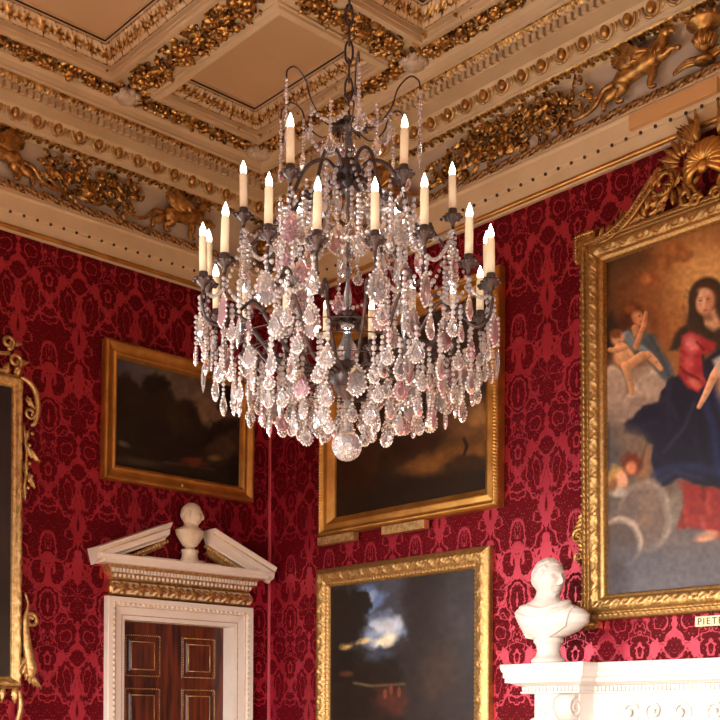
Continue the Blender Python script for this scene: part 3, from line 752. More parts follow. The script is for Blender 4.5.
# bust of a man in a draped mantle on the chimneypiece
zsh = 1.827
base = RW(548.5, 663, .285); b1 = empty('marble_bust', (base[0], -.285, zsh), .30, 'white marble bust of a curly-haired man in draped mantle on mantelshelf', 'bust')
body = MB()
secs = [(.148, .0, .070, .05), (.155, .005, .105, .065), (.185, .02, .160, .088), (.23, .03, .206, .108), (.275, .022, .222, .112), (.308, .005, .204, .105), (.335, -.01, .158, .092), (.355, -.012, .105, .082), (.372, -.01, .076, .074), (.40, -.008, .064, .066), (.47, .0, .060, .064)]
closed(body, torso(secs, .0, n=64, m=60))
fr_ = MB()
def chest(x, z):                                   # y of the chest surface at (x, z), front side
    S = np.array(secs); cx_, hw_, hd_ = (np.interp(z, S[:, 0], S[:, q]) for q in (1, 2, 3)); q = np.clip((x - cx_) / hw_, -.98, .98)
    return -hd_ * math.sqrt(max(.0, 1 - abs(q) ** 2.3))
for i in range(10):                                # mantle folds fan from the left shoulder down across the breast
    t = i / 9; p0, p1 = (.165 - .03 * t, .315 - .10 * t), (-.185 + .05 * t, .295 - .135 * t)
    pts = []
    for k in range(11):
        s = k / 10; X = p0[0] + (p1[0] - p0[0]) * s; Z = p0[1] + (p1[1] - p0[1]) * s - .055 * math.sin(PI * s) * (1 - .4 * t); pts.append((X, chest(X, Z) - .002, Z))
    body.tube(pts, list(.0095 + .004 * np.sin(np.linspace(0, PI, 11))), 7)
for dz, rr in ((0, .017), (.022, .012)):           # rolled edge of the mantle round the neck
    pts = [(-.165, .045, .318 - dz), (-.15, -.045, .322 - dz), (-.085, chest(-.085, .318 - dz), .318 - dz), (-.01, chest(-.01, .300 - dz) - .004, .300 - dz), (.07, chest(.07, .322 - dz), .322 - dz), (.12, -.03, .345 - dz), (.10, .055, .352 - dz)]
    body.tube(catmull(pts, 6), rr, 8)
H = head_mesh(.238, 1.08, 1.15, 3, .04); H[..., 2] += .486; H[..., 1] -= .018; H[..., 0] += .004; body.grid(H, closed_v=True)
bo = body.obj('figure', m_marble, b1); remesh(bo, .0030, 1, .25)
so = MB().lathe([(.001, 0), (.098, 0), (.098, .022), (.092, .03), (.078, .04), (.07, .055), (.066, .075), (.07, .10), (.08, .118), (.086, .124), (.086, .148), (.001, .15)], 28)
so.obj('socle', m_marble, b1)

# smaller head on the pediment
b2 = empty('small_marble_bust', (.085, -.795, ZPED), PI / 2, 'small cream marble bust of a bald man in the gap of the door pediment', 'bust')
body = MB()
secs = [(.118, .0, .03, .03), (.13, .0, .055, .045), (.17, .0, .085, .06), (.21, -.0, .112, .07), (.238, -.0, .116, .07), (.255, .0, .09, .062), (.27, .0, .056, .052), (.285, .003, .046, .047), (.34, .006, .044, .046)]
closed(body, torso(secs, n=40, m=36))
H = head_mesh(.182, .90, .15, 5, .05); H[..., 2] += .352; H[..., 1] -= .008; H[..., 0] += .008; body.grid(H, closed_v=True)
bo = body.obj('figure', m_bust2, b2); remesh(bo, .0026, 1, .25)
MB().box(-.085, .085, -.065, .06, 0, .022).lathe([(.07, .02), (.07, .03), (.062, .045), (.06, .075), (.066, .085), (.066, .10), (.04, .106), (.035, .125), (.001, .126)], 24, sy=.8).obj('socle', m_bust2, b2)

# ------------------------------------------------------------------ chimneypiece
XC = 3.86
ch = empty('chimneypiece', (XC, 0, 0), 0, 'carved white marble chimneypiece with breakfront shelf under the large religious painting', 'fireplace')
XL = 2.70 - XC; XB = 3.29 - XC; DF, DBk = .40, .26
# outline of shelf plan at projection e: breakfront ends
def plan(e):
    f, b = DF + e, DBk + e
    return [(XL - e, 0), (XL - e, -f), (XB + e, -f), (XB + e, -b), (-XB - e, -b), (-XB - e, -f), (-XL + e, -f), (-XL + e, 0)]
def planloft(prof):
    return [[(x, y, z) for x, y in plan(e)] for e, z in prof]
sp = [(-.055, 1.712), (-.04, 1.718), (-.036, 1.735), (-.012, 1.75), (-.012, 1.778), (-.006, 1.784), (0, 1.805), (0, 1.822), (-.004, 1.827), (-.2, 1.827), (-.26, 1.827)]
mb = MB().grid(planloft(sp[:9]), flip=True)
mb.box(XL + .02, XB - .03, -DF + .02, 0, 1.72, 1.826); mb.box(XB - .05, -XB + .05, -DBk + .02, 0, 1.72, 1.826); mb.box(-XB + .03, -XL - .02, -DF + .02, 0, 1.72, 1.826)
mb.obj('mantelshelf', m_marble, ch, smooth=False)
mb = MB().grid(planloft([(-.10, 1.655), (-.085, 1.66), (-.085, 1.668), (-.095, 1.672), (-.095, 1.700), (-.07, 1.704), (-.055, 1.713)]), flip=True)
mb.obj('bed_mould', m_marble, ch, smooth=False)
mb = MB(); x = XL + .10
def dent(x, y): mb.box(x, x + .016, y - .012, y + .004, 1.672, 1.697)
while x < XB - .1: dent(x, -DF + .095); dent(-x - .016, -DF + .095); x += .026
x = XB - .08
while x < -XB + .08: dent(x, -DBk + .095); x += .026
mb.obj('dentil_course', m_marble, ch, smooth=False)
# frieze: end blocks and centre panel
mb = MB()
for sg in (-1, 1):
    a, b = sorted((sg * (XL + .17), sg * (XB - .10))); mb.box(a, b, -DF + .11, 0, 1.40, 1.66)
mb.box(XL + .20, -XL - .20, -DBk + .10, 0, 1.38, 1.66)
mb.obj('frieze_block', m_marble, ch, smooth=False)
rnd = random.Random(4)
for sg in (-1, 1):
    c = MB(); xc = sg * (XB - .16)                                     # console with side volute
    pr = spiral(0, 0, .062, .012, PI / 2, 1.6, 30)
    for xx in (-.055, .055):
        c.tube([(xc + xx, -DF + .075 + p[0], 1.575 + p[2]) for p in pr], .009, 6)
    prof = catmull([(-DF + .11, 1.655), (-DF + .04, 1.64), (-DF + .012, 1.575), (-DF + .06, 1.51), (-DF + .12, 1.50), (-DF + .15, 1.42), (-DF + .17, 1.30)], 4)
    P = [[(xc - .055, p[0], p[1]), (xc - .02, p[0] - .012, p[1]), (xc + .02, p[0] - .012, p[1]), (xc + .055, p[0], p[1])] for p in prof]
    P2 = [[(xc - .055, -.05, p[1])] + r + [(xc + .055, -.05, p[1])] for p, r in zip(prof, P)]
    c.grid(P2, flip=False); c.obj('console_bracket', m_marble, ch)
    lf = MB(); x0 = sg * (XL + .28)                                    # leaf carving on the end block
    for k in range(26):
        a = rnd.uniform(0, 6.28); lf.leaf((x0 + rnd.uniform(-.09, .09), -DF + .108, 1.56 + rnd.uniform(-.09, .07)), a, rnd.uniform(.04, .07), .035, .4)
    lf.obj('leaf_carving', m_marble, ch)
    MB().box(sg * (XB - .16) - .10, sg * (XB - .16) + .10, -.30, 0, 0, 1.42).obj('jamb', m_marble, ch, smooth=False)
lf = MB()
for sg in (-1, 1):
    for i, cx in enumerate((.10, .27, .42)):
        pts = spiral(cx, 1.555, .072, .014, PI * (i % 2), 1.5 * (1 if i % 2 else -1), 24, -DBk + .10, -DBk + .07)
        lf.tube([(sg * p[0], p[1], p[2]) for p in pts], .009, 6); lf.ell((sg * cx, -DBk + .075, 1.555), (.02, .016, .02), 8, 6)
        for k in range(16):
            a = rnd.uniform(0, 6.28); r = rnd.uniform(.03, .085)
            lf.leaf((sg * (cx + r * math.cos(a)), -DBk + .10, 1.555 + r * math.sin(a)), a + rnd.uniform(-.6, .6) if sg > 0 else rnd.uniform(0, 6.28), rnd.uniform(.035, .06), .03, .4)
lf.obj('frieze_carving', m_marble, ch)
MB().box(-.45, .45, -.10, -.02, 0, 1.38).obj('fire_opening', m_dark, ch, smooth=False)
# ------------------------------------------------------------------ painted canvases
class Paint:
    def __init__(s, X, Y, base, seed=1):
        s.X, s.Y = X, Y; s.C = np.zeros((len(X), 3)) + np.array(base, float); s.rs = np.random.RandomState(seed)
    def fbm(s, sc, oct=4, seed=0):
        rs = np.random.RandomState(seed + 17); out = 0; amp = 1; tot = 0
        for o in range(oct):
            G = rs.rand(64, 64); x, y = s.X / sc * 2 ** o, s.Y / sc * 2 ** o
            i, j = np.floor(x).astype(int), np.floor(y).astype(int); fx, fy = x - i, y - j
            fx, fy = fx * fx * (3 - 2 * fx), fy * fy * (3 - 2 * fy); g = lambda a, b: G[a % 64, b % 64]
            out = out + amp * ((g(i, j) * (1 - fx) + g(i + 1, j) * fx) * (1 - fy) + (g(i, j + 1) * (1 - fx) + g(i + 1, j + 1) * fx) * fy); tot += amp; amp *= .5
        return out / tot
    def lay(s, k, col):
        k = np.clip(k, 0, 1)[:, None]; s.C = s.C * (1 - k) + np.array(col, float) * k
    def blob(s, cx, cy, rx, ry, col, rot=0, soft=.4, op=1.0, wob=0.0, ws=8):
        c, sn = math.cos(math.radians(rot)), math.sin(math.radians(rot)); dx, dy = s.X - cx, s.Y - cy
        r = np.hypot((dx * c + dy * sn) / rx, (-dx * sn + dy * c) / ry)
        if wob: r = r + wob * (s.fbm(ws, 3, int(abs(cx * 7 + cy)) % 91) - .5) * 2
        s.lay((1 + soft * .5 - r) / max(soft, 1e-3) * op if op == 1 else np.clip((1 + soft * .5 - r) / max(soft, 1e-3), 0, 1) * op, col)
    def poly(s, pts, col, soft=1.5, op=1.0, wob=0.0, ws=8):
        px = np.array(pts, float); n = len(px); ins = np.zeros(len(s.X), bool); dist = np.full(len(s.X), 1e9)
        X, Y = s.X, s.Y
        if wob:
            X = X + wob * (s.fbm(ws, 3, 5) - .5) * 2; Y = Y + wob * (s.fbm(ws, 3, 9) - .5) * 2
        for i in range(n):
            (x0, y0), (x1, y1) = px[i], px[(i + 1) % n]
            t = np.clip(((X - x0) * (x1 - x0) + (Y - y0) * (y1 - y0)) / ((x1 - x0) ** 2 + (y1 - y0) ** 2 + 1e-9), 0, 1)
            dist = np.minimum(dist, np.hypot(X - x0 - t * (x1 - x0), Y - y0 - t * (y1 - y0)))
            c = ((y0 > Y) != (y1 > Y)) & (X < (x1 - x0) * (Y - y0) / (y1 - y0 + 1e-12) + x0); ins ^= c
        sd = np.where(ins, dist, -dist); s.lay(np.clip(.5 + sd / (2 * soft), 0, 1) * op, col)
    def stroke(s, pts, w, col, soft=1.0, op=1.0):
        d = np.full(len(s.X), 1e9)
        for (x0, y0), (x1, y1) in zip(pts[:-1], pts[1:]):
            t = np.clip(((s.X - x0) * (x1 - x0) + (s.Y - y0) * (y1 - y0)) / ((x1 - x0) ** 2 + (y1 - y0) ** 2 + 1e-9), 0, 1)
            d = np.minimum(d, np.hypot(s.X - x0 - t * (x1 - x0), s.Y - y0 - t * (y1 - y0)))
        s.lay(np.clip((w / 2 - d) / soft + .5, 0, 1) * op, col)
    def limb(s, pts, w0, w1, col, soft=1.2):
        n = len(pts); acc = np.zeros(len(s.X)); sh = np.zeros(len(s.X)); tot = n - 1
        for i in range(tot):
            (x0, y0), (x1, y1) = pts[i], pts[i + 1]
            t = np.clip(((s.X - x0) * (x1 - x0) + (s.Y - y0) * (y1 - y0)) / ((x1 - x0) ** 2 + (y1 - y0) ** 2 + 1e-9), 0, 1)
            dx, dy = s.X - x0 - t * (x1 - x0), s.Y - y0 - t * (y1 - y0); w = (w0 + (w1 - w0) * (i + t) / tot) / 2
            k = np.clip((w - np.hypot(dx, dy)) / soft + .5, 0, 1); better = k > acc
            sh = np.where(better, np.clip((dx * .6 + dy * .8) / w, -1, 1), sh); acc = np.maximum(acc, k)
        c = np.array(col, float)[None] * (1 - .26 * sh)[:, None]; s.C = s.C * (1 - acc[:, None]) + c * acc[:, None]
    def crescent(s, cx, cy, rx, ry, dx, dy, light, dark, soft=.25, wob=.12):
        s.blob(cx, cy, rx, ry, light, 0, soft, 1, wob, 10); s.blob(cx + dx, cy + dy, rx * .92, ry * .92, dark, 0, soft * 1.8, 1, wob, 10)
    def folds(s, pts, n, cols, L=14, w=3, ang=70, spread=40, op=.4, seed=5):
        rs = np.random.RandomState(seed); px = np.array(pts, float); lo, hi = px.min(0), px.max(0); k = 0
        base = s.C.copy(); ins = np.zeros(len(s.X), bool)
        for i in range(len(px)):
            (x0, y0), (x1, y1) = px[i], px[(i + 1) % len(px)]
            ins ^= ((y0 > s.Y) != (y1 > s.Y)) & (s.X < (x1 - x0) * (s.Y - y0) / (y1 - y0 + 1e-12) + x0)
        while k < n:
            x, y = lo + rs.rand(2) * (hi - lo); a = math.radians(ang + rs.uniform(-spread, spread)); l = L * rs.uniform(.5, 1.3); b = rs.uniform(-4, 4)
            s.stroke([(x - l * math.cos(a), y - l * math.sin(a)), (x + b * math.sin(a), y - b * math.cos(a)), (x + l * math.cos(a), y + l * math.sin(a))], w * rs.uniform(.4, 1.2), cols[rs.randint(len(cols))], w * 1.2, op); k += 1
        s.C = np.where(ins[:, None], s.C, base)
    def grade(s, y0, y1, c0, c1):
        t = np.clip((s.Y - y0) / (y1 - y0), 0, 1)[:, None]; s.C = np.array(c0, float) * (1 - t) + np.array(c1, float) * t
    def grain(s, sc, amp, seed=3): s.C *= (1 + amp * (s.fbm(sc, 4, seed) - .5) * 2)[:, None]

def art_mat(name, rough=.38):
    m, nt, bs = newmat(name); at = nt.nodes.new('ShaderNodeAttribute'); at.attribute_name = 'Paint'
    nt.links.new(at.outputs['Color'], bs.inputs['Base Color']); bs.inputs['Roughness'].default_value = rough; bs.inputs['Specular IOR Level'].default_value = .35
    bump(nt, bs, noise(nt, 260, 2), .12, .002); return m
m_oil = art_mat('oil_paint')
def canvas(name, parent, x0, x1, z0, z1, y, painter, res=.006, seed=1):
    nx, nz = int((x1 - x0) / res) + 1, int((z1 - z0) / res) + 1
    xs, zs = np.linspace(x0, x1, nx), np.linspace(z0, z1, nz); V = np.array([(a, y, b) for b in zs for a in xs])
    bpy.context.view_layer.update(); MW = np.array(parent.matrix_world); W = V @ MW[:3, :3].T + MW[:3, 3]
    X, Y = pix(W); p = Paint(X, Y, (40, 30, 25), seed); painter(p)
    F = [(j * nx + i, j * nx + i + 1, (j + 1) * nx + i + 1, (j + 1) * nx + i) for j in range(nz - 1) for i in range(nx - 1)]
    me = bpy.data.meshes.new(name); me.from_pydata([tuple(v) for v in V], [], F)
    c = np.clip(p.C, 0, 255) / 255; lin = np.where(c <= .04045, c / 12.92, ((c + .055) / 1.055) ** 2.4)
    at = me.attributes.new('Paint', 'FLOAT_COLOR', 'POINT'); at.data.foreach_set('color', np.c_[lin, np.ones(len(lin))].reshape(-1).astype(np.float32))
    me.materials.append(m_oil); o = bpy.data.objects.new(name, me); COL.objects.link(o); o.parent = parent; return o
def frame_band(w, h, prof, fn=None, ds=.012, amp=.01):
    """mitred picture-frame moulding, local x 0..w, z 0..h, front -y; prof = (inset, depth out)"""
    mb = MB(); k = len(prof)
    for sd in range(4):
        L = w if sd % 2 == 0 else h; n = max(2, int(L / ds)) if fn else 2; A = np.linspace(0, 1, n); P = np.zeros((n, k, 3)); G = np.zeros((n, k))
        for j, (t, d) in enumerate(prof):
            a = t + A * (L - 2 * t); hh = fn(a, np.full(n, j / (k - 1)), L) if fn else np.zeros(n); y = -d - amp * hh; G[:, j] = hh
            if sd == 0: P[:, j] = np.c_[a, y, np.full(n, t)]
            if sd == 1: P[:, j] = np.c_[np.full(n, w - t), y, a]
            if sd == 2: P[:, j] = np.c_[w - a, y, np.full(n, h - t)]
            if sd == 3: P[:, j] = np.c_[np.full(n, t), y, h - a]
        mb.grid(P)
    return mb
def orn(p, lo, hi, kind='leaf'):
    def f(a, t, L):
        k = np.round(L / p); q = a / L * k; x = (q % 1) - .5; tt = (t - lo) / (hi - lo); env = np.clip(np.minimum(tt, 1 - tt) * 5, 0, 1) * ((tt > 0) & (tt < 1))
        if kind == 'leaf':
            sg = np.where((np.floor(q) % 2) < 1, 1, -1); r = np.hypot(x * .9, (tt - .5) * .8); th = np.arctan2(tt - .5, x * sg)
            h = np.clip(1.1 - r / .5, 0, 1) * (.5 + .5 * np.cos(th * 5 + r * 8)) + .7 * np.clip(1 - np.abs(tt - .5 - .28 * np.sin(q * PI * 2)) / .12, 0, 1)
        elif kind == 'diag': h = .5 + .5 * np.sin(2 * PI * (q + tt * .6)) + .4 * np.sin(2 * PI * (q * 2 - tt))
        elif kind == 'bead': h = np.sqrt(np.clip(1 - (x * 2) ** 2 - ((tt - .5) * 2) ** 2, 0, 1))
        return np.clip(h, 0, 1.3) * env
    return f
def addf(*fs): return lambda a, t, L: sum(f(a, t, L) for f in fs)
def dense(prof, n):
    p = np.array(prof); s = np.r_[0, np.cumsum(np.hypot(*np.diff(p, axis=0).T))]; q = np.linspace(0, s[-1], n)
    return list(zip(np.interp(q, s, p[:, 0]), np.interp(q, s, p[:, 1])))

# --- lower landscape, right wall
D0 = .062
p0, p1 = RW(314, 572, D0), RW(487.5, 544.5, D0); wl = p1[0] - p0[0]; zt = p1[2]; zb = 1.28
t = empty('framed_painting', (p0[0], -.004, zb), 0, 'lower landscape in gilt frame with bright blue cloud break, beneath the other on right wall', 'painting', 'landscapes in gilt frames')
pr = dense([(0, 0), (0, .035), (.012, .045), (.03, .055), (.045, .062), (.09, .05), (.105, .045), (.12, .03), (.135, .028), (.14, .012)], 22)
frame_band(wl, zt - zb, pr, addf(orn(.11, .34, .74, 'leaf'), orn(.03, .78, .92, 'bead')), .009, .012).obj('frame', m_goldf, t)
MB().box(.01, wl - .01, -.012, 0, .01, zt - zb - .01).obj('backing_board', m_dark, t, smooth=False)
def art_low(p):
    p.grade(560, 720, (52, 48, 50), (34, 26, 20)); p.grain(22, .35)
    p.blob(375, 605, 46, 42, (66, 70, 84), 0, .9, .8, .25, 14)
    p.poly([(356, 590), (372, 582), (388, 596), (380, 606), (366, 622), (360, 612)], (92, 116, 160), 4, .95, 6, 10)
    p.poly([(362, 632), (378, 614), (392, 612), (408, 630), (394, 645), (376, 650), (366, 644)], (128, 146, 180), 4, 1, 6, 10)
    p.blob(388, 626, 15, 8, (196, 204, 216), -15, .8, .9, .4, 8); p.blob(386, 640, 14, 6, (236, 226, 196), -20, .8, .95, .4, 7); p.blob(363, 641, 8, 3, (226, 196, 140), -10, .8, .9); p.blob(344, 646, 8, 3.5, (230, 190, 110), -8, .7, .9, .4, 5)
    p.blob(370, 598, 9, 4, (150, 168, 196), -50, .8, .8)
    p.poly([(366, 655), (380, 645), (395, 654), (410, 668), (360, 668)], (58, 66, 84), 2, .9, 3)
    for c in ((338, 606, 24, 22), (344, 628, 22, 16), (330, 636, 14, 16), (362, 604, 9, 14), (336, 660, 22, 14)): p.blob(*c, (24, 19, 17), 0, .5, .95, .5, 6)
    p.poly([(408, 560), (490, 545), (490, 720), (404, 720), (398, 660), (410, 635), (404, 600)], (40, 34, 34), 5, .92, 6, 9)
    p.blob(465, 600, 26, 55, (62, 58, 62), 5, .9, .6)
    p.poly([(325, 662), (400, 658), (402, 720), (325, 720)], (28, 21, 16), 4, .9, 5)
    p.stroke([(354, 683), (372, 686), (404, 684)], 2.6, (92, 84, 54), 2, .8); p.blob(392, 700, 16, 14, (86, 42, 34), 10, .9, .7, .4, 5); p.blob(346, 674, 7, 3, (96, 58, 36), 0, .8, .7)
    p.blob(440, 672, 18, 26, (66, 50, 40), 0, .9, .6, .5, 8)
    for x, y in ((385, 694), (391, 690), (399, 692)): p.blob(x, y, 2, 5, (120, 66, 48), 0, .6, .8)
    p.grain(7, .22, 8)
canvas('canvas', t, .13, wl - .13, .13, zt - zb - .13, -.014, art_low, .0062)

# --- upper landscape, right wall
D1 = .078
p0, p1 = RW(318, 539.5, D1), RW(496.5, 503, D1); zt = RW(496.5, 264, D1)[2]; zb = (p0[2] + p1[2]) / 2; wl = p1[0] - p0[0]; hh = zt - zb
t = empty('framed_painting', (p0[0], -.004, zb), 0, 'upper brown landscape on right wall half hidden by the crystal chandelier', 'painting', 'landscapes in gilt frames')
pr = dense([(0, 0), (0, .06), (.008, .07), (.02, .078), (.034, .07), (.04, .058), (.06, .062), (.085, .07), (.1, .055), (.115, .04), (.13, .034), (.135, .012)], 26)
frame_band(wl, hh, pr, addf(orn(.022, .27, .43, 'bead')), .0055, .012).obj('frame', m_goldb, t)
MB().box(.01, wl - .01, -.012, 0, .01, hh - .01).obj('backing_board', m_dark, t, smooth=False)
def art_up(p):
    p.grade(280, 520, (52, 40, 30), (38, 26, 15)); p.grain(30, .4)
    p.blob(350, 480, 30, 60, (46, 24, 12), 0, .9, .8); p.blob(470, 420, 34, 24, (140, 96, 52), -15, .9, .7, .4, 16); p.blob(478, 415, 12, 9, (196, 140, 78), -20, .9, .8, .4, 8)
    p.blob(445, 380, 50, 40, (66, 56, 46), 0, .9, .5, .4, 20)
    p.poly([(398, 470), (416, 455), (452, 446), (487, 436), (487, 470), (420, 476)], (128, 84, 38), 5, .85, 4, 12)
    p.blob(466, 468, 26, 12, (50, 34, 20), -8, .6, .95, .3, 10); p.poly([(320, 500), (400, 480), (490, 470), (490, 520), (320, 540)], (34, 23, 13), 4, .9, 4)
    p.blob(415, 446, 30, 9, (54, 30, 18), -24, .7, .85, .4, 9); p.blob(392, 452, 14, 6, (30, 18, 11), -20, .7, .8); p.stroke([(464, 439), (467, 446), (464, 455)], 3, (36, 22, 14), 2, .9)
    p.blob(372, 440, 24, 22, (80, 50, 26), 0, 1, .5, .4, 12); p.blob(430, 300, 60, 30, (44, 38, 34), 0, .9, .6)
    p.grain(8, .22, 4)
canvas('canvas', t, .125, wl - .125, .125, hh - .125, -.014, art_up, .0065)
for (a, b) in (((317.5, 541), (353.5, 533)), ((381.5, 527.5), (424, 519))):      # two plain gilt blocks under the frame
    q0, q1 = RW(*a, .075), RW(*b, .075)
    MB().box(q0[0] - p0[0], q1[0] - p0[0], -.072, -.02, -.062, -.004).obj('gilt_tablet', m_goldp, t, smooth=False)

# --- landscape on left wall
D2 = .07
p0, p1 = LW(104.5, 477.5, D2), LW(254.5, 502.5, D2); zt = LW(107.5, 336, D2 + .03)[2]; zb = (p0[2] + p1[2]) / 2; wl = p1[1] - p0[1]; hh = zt - zb
t = empty('framed_painting', (.004, p0[1], zb), PI / 2, 'dark river landscape in plain gilt frame above the door pediment', 'painting', 'landscapes in gilt frames', rx=math.radians(1.2))
pr = dense([(0, 0), (0, .05), (.008, .065), (.022, .07), (.034, .06), (.05, .045), (.075, .04), (.085, .052), (.10, .046), (.115, .014)], 18)
frame_band(wl, hh, pr).obj('frame', m_goldb, t, smooth=True, auto=35)
MB().box(.01, wl - .01, -.012, 0, .01, hh - .01).obj('backing_board', m_dark, t, smooth=False)
def art_left(p):
    p.grade(340, 500, (62, 58, 62), (30, 24, 18)); p.grain(20, .2)
    p.blob(170, 376, 60, 26, (104, 88, 76), 28, 1, .8, .3, 16); p.blob(213, 412, 22, 14, (126, 98, 78), 35, .9, .8, .3, 10); p.blob(130, 365, 26, 12, (74, 72, 82), 20, .9, .7)
    p.poly([(110, 378), (130, 376), (140, 385), (150, 376), (165, 382), (172, 398), (190, 405), (205, 430), (240, 450), (250, 500), (110, 480)], (32, 26, 21), 3, .95, 6, 9)
    for c in ((155, 384, 13, 9), (240, 395, 20, 16), (228, 404, 12, 8), (222, 436, 16, 16), (186, 412, 10, 12)): p.blob(*c, (20, 17, 15), 0, .5, .95, .5, 6)
    p.blob(180, 418, 12, 14, (60, 46, 32), 0, .9, .6, .4, 7); p.poly([(232, 420), (238, 420), (238, 480), (230, 480)], (22, 17, 14), 2, .9)
    p.blob(225, 446, 16, 12, (84, 62, 46), -35, 1, .7, .4, 8); p.blob(140, 462, 24, 4, (70, 60, 46), 8, .9, .7); p.blob(124, 444, 6, 3, (110, 98, 84), 20, .9, .7); p.blob(195, 462, 12, 5, (110, 50, 36), 5, .9, .75, .5, 5); p.blob(215, 458, 7, 3, (130, 100, 70), 0, .9, .7); p.stroke([(165, 462), (215, 470)], 2, (76, 62, 48), 2, .7)
    p.grain(6, .25, 4)
canvas('canvas', t, .105, wl - .105, .105, hh - .105, -.014, art_left, .0062)
MB().box(wl * .5 - .012, wl * .5 + .012, -.068, -.04, .03, .05).obj('name_stud', m_goldp, t)

# --- large religious painting above the chimneypiece
x0, z0 = 3.04, 2.082; wl = 2 * (XC - x0); zt = 4.275; hh = zt - z0
t = empty('framed_painting', (x0, -.006, z0), 0, 'large religious painting of a woman in red and blue on clouds, ornate crested gilt frame', 'painting', rx=math.radians(1.0))
pr = dense([(0, 0), (0, .055), (.006, .07), (.03, .072), (.034, .05), (.045, .05), (.052, .072), (.07, .08), (.115, .07), (.122, .05), (.14, .045), (.15, .012)], 34)
frame_band(wl, hh, pr, addf(orn(.036, .27, .44, 'bead'), orn(.11, .54, .80, 'leaf')), .008, .013).obj('frame', m_goldf, t)
MB().box(.01, wl - .01, -.012, 0, .01, hh - .01).obj('backing_board', m_dark, t, smooth=False)
for (ex, ez, sx, sz) in ((0, 0, -1, -1), (wl, 0, 1, -1), (0, hh, -1, 1), (wl, hh, 1, 1)):
    ears = MB(); a, b = sorted((ex + sx * .035, ex - sx * .10)); c, d = sorted((ez + sz * .045, ez - sz * .12)); ears.box(a, b, -.06, -.002, c, d)
    for k in range(9):
        q = k / 8
        ears.ell((ex + sx * .028, -.062, ez + sz * (.035 - .14 * q)), (.009, .012, .009), 6, 4); ears.ell((ex + sx * (.028 - .12 * q), -.062, ez + sz * .036), (.009, .012, .009), 6, 4)
    ears.leaf((ex + sx * .02, -.06, ez + sz * .02), math.atan2(-sz, -sx), .12, .06, .3)
    for k in range(7):
        q = k / 6; ears.leaf((ex - sx * .10 * q + sx * .02, -.06, ez + sz * .012), math.atan2(sz, sx * .4), .045, .032, .4); ears.leaf((ex + sx * .012, -.06, ez - sz * .12 * q + sz * .02), math.atan2(sz * .4, sx), .045, .032, .4)
    ears.obj('corner_ear', m_gold, t, smooth=False)

for xx in (-.012, wl + .012):           # openwork beading up the outer side
    bd = MB(); z = .14
    while z < hh - .16: bd.leaf((xx - .012, -.03, z), .9, .034, .022, .4); bd.ell((xx, -.045, z + .02), .010, 6, 4); bd.box(xx - .006, xx + .006, -.04, -.02, z - .005, z + .05); z += .052
    bd.obj('side_beading', m_gold, t)
for sg, xx in ((-1, -.01), (1, wl + .01)):
    mid = MB()
    for k in range(9): mid.leaf((xx, -.03, .52 + .03 * (k - 4)), (PI if sg < 0 else 0) + (k - 4) * .22 * -sg, .085 - .006 * abs(k - 4), .05, .4)
    mid.tube(spiral(xx + sg * .035, .50, .04, .01, PI / 2, 1.3, 20, -.04), .01, 5); mid.tube(spiral(xx + sg * .03, .38, .03, .01, -PI / 2, -1.3, 20, -.04), .009, 5)
    mid.obj('side_cartouche', m_gold, t)
cr = MB()
for sg in (-1, 1):
    f = lambda P: [(wl / 2 + sg * p[0], p[1], hh + p[1 + 1]) for p in P]
    vol = spiral(.235, .155, .075, .02, PI / 2 * 0 + PI * .62, -1.35, 26, -.075)
    path = [(.74, -.06, -.02), (.62, -.065, -.005), (.50, -.07, .05), (.40, -.075, .135), (.33, -.075, .20)]
    main = catmull(path, 7) + [np.array(p) for p in spiral(.255, .155, .085, .028, PI * .40, -1.3, 26, -.075)]
    main = [np.array(p) for p in main]
    cr.tube(f(main), .013, 6)
    inner = [p + np.array([-.022, 0, -.03]) if i < 30 else p * 1.0 for i, p in enumerate(main[:30])]
    cr.tube(f(inner), .010, 6); cr.tube(f([p + np.array([-.011, .012, -.015]) for p in main[:30]]), .018, 6)
    for i in range(2, 44, 1):
        p = main[min(i, len(main) - 1)]; cr.ell(f([p + np.array([-.011 if i < 30 else 0, -.012, -.015 if i < 30 else 0])])[0], .0085, 6, 4)
    rr = random.Random(9)
    for k in range(46):
        x = rr.uniform(.10, .60); top = .19 * (1 - max(0, x - .28) / .36); zc = rr.uniform(0, max(.02, top * .8))
        cr.leaf(f([(x, -.045, zc)])[0], rr.uniform(0, PI), rr.uniform(.05, .10), .045, .4)
    for k in range(6):
        x = .70 - .05 * k; cr.leaf(f([(x, -.05, -.005)])[0], PI / 2 + sg * .5, .06, .035, .4)
    for k in range(18):                                        # leaf spray beside and above the shell
        a = .1 + k * .10; cr.leaf(f([(.13 + .05 * math.cos(a) + .01 * (k % 3), -.05, .22 + .05 * math.sin(a))])[0], a if sg > 0 else PI - a, .13 - .03 * (k % 3), .042, .45)
    for k in range(12):
        a = .6 + k * .10; cr.leaf(f([(.06 + .01 * (k % 3), -.06, .29 + .012 * (k % 4))])[0], a if sg > 0 else PI - a, .15 - .03 * (k % 2), .042, .4)
    cr.tube([(wl / 2 + sg * p[0], p[1], hh + p[2]) for p in spiral(.12, .03, .06, .015, PI / 2, 1.4, 24, -.07)], .014, 6)
    cr.tube([(wl / 2 + sg * p[0], p[1], hh + p[2]) for p in spiral(.06, -.01, .035, .01, PI, -1.4, 24, -.08)], .012, 6)
cr.obj('crest_carving', m_gold, t)
sh = MB(); c = np.array([wl / 2, -.09, hh + .16]); N = 15
for k in range(N):
    a = -.55 + (PI + 1.1) * k / (N - 1); e = c + np.array([math.cos(a) * .135, .03, math.sin(a) * .135]); m_ = c + np.array([math.cos(a) * .07, -.03, math.sin(a) * .07])
    sh.tube(catmull([c, m_, e], 4), [.010, .012, .014, .016, .018, .020, .022, .021, .014], 6)
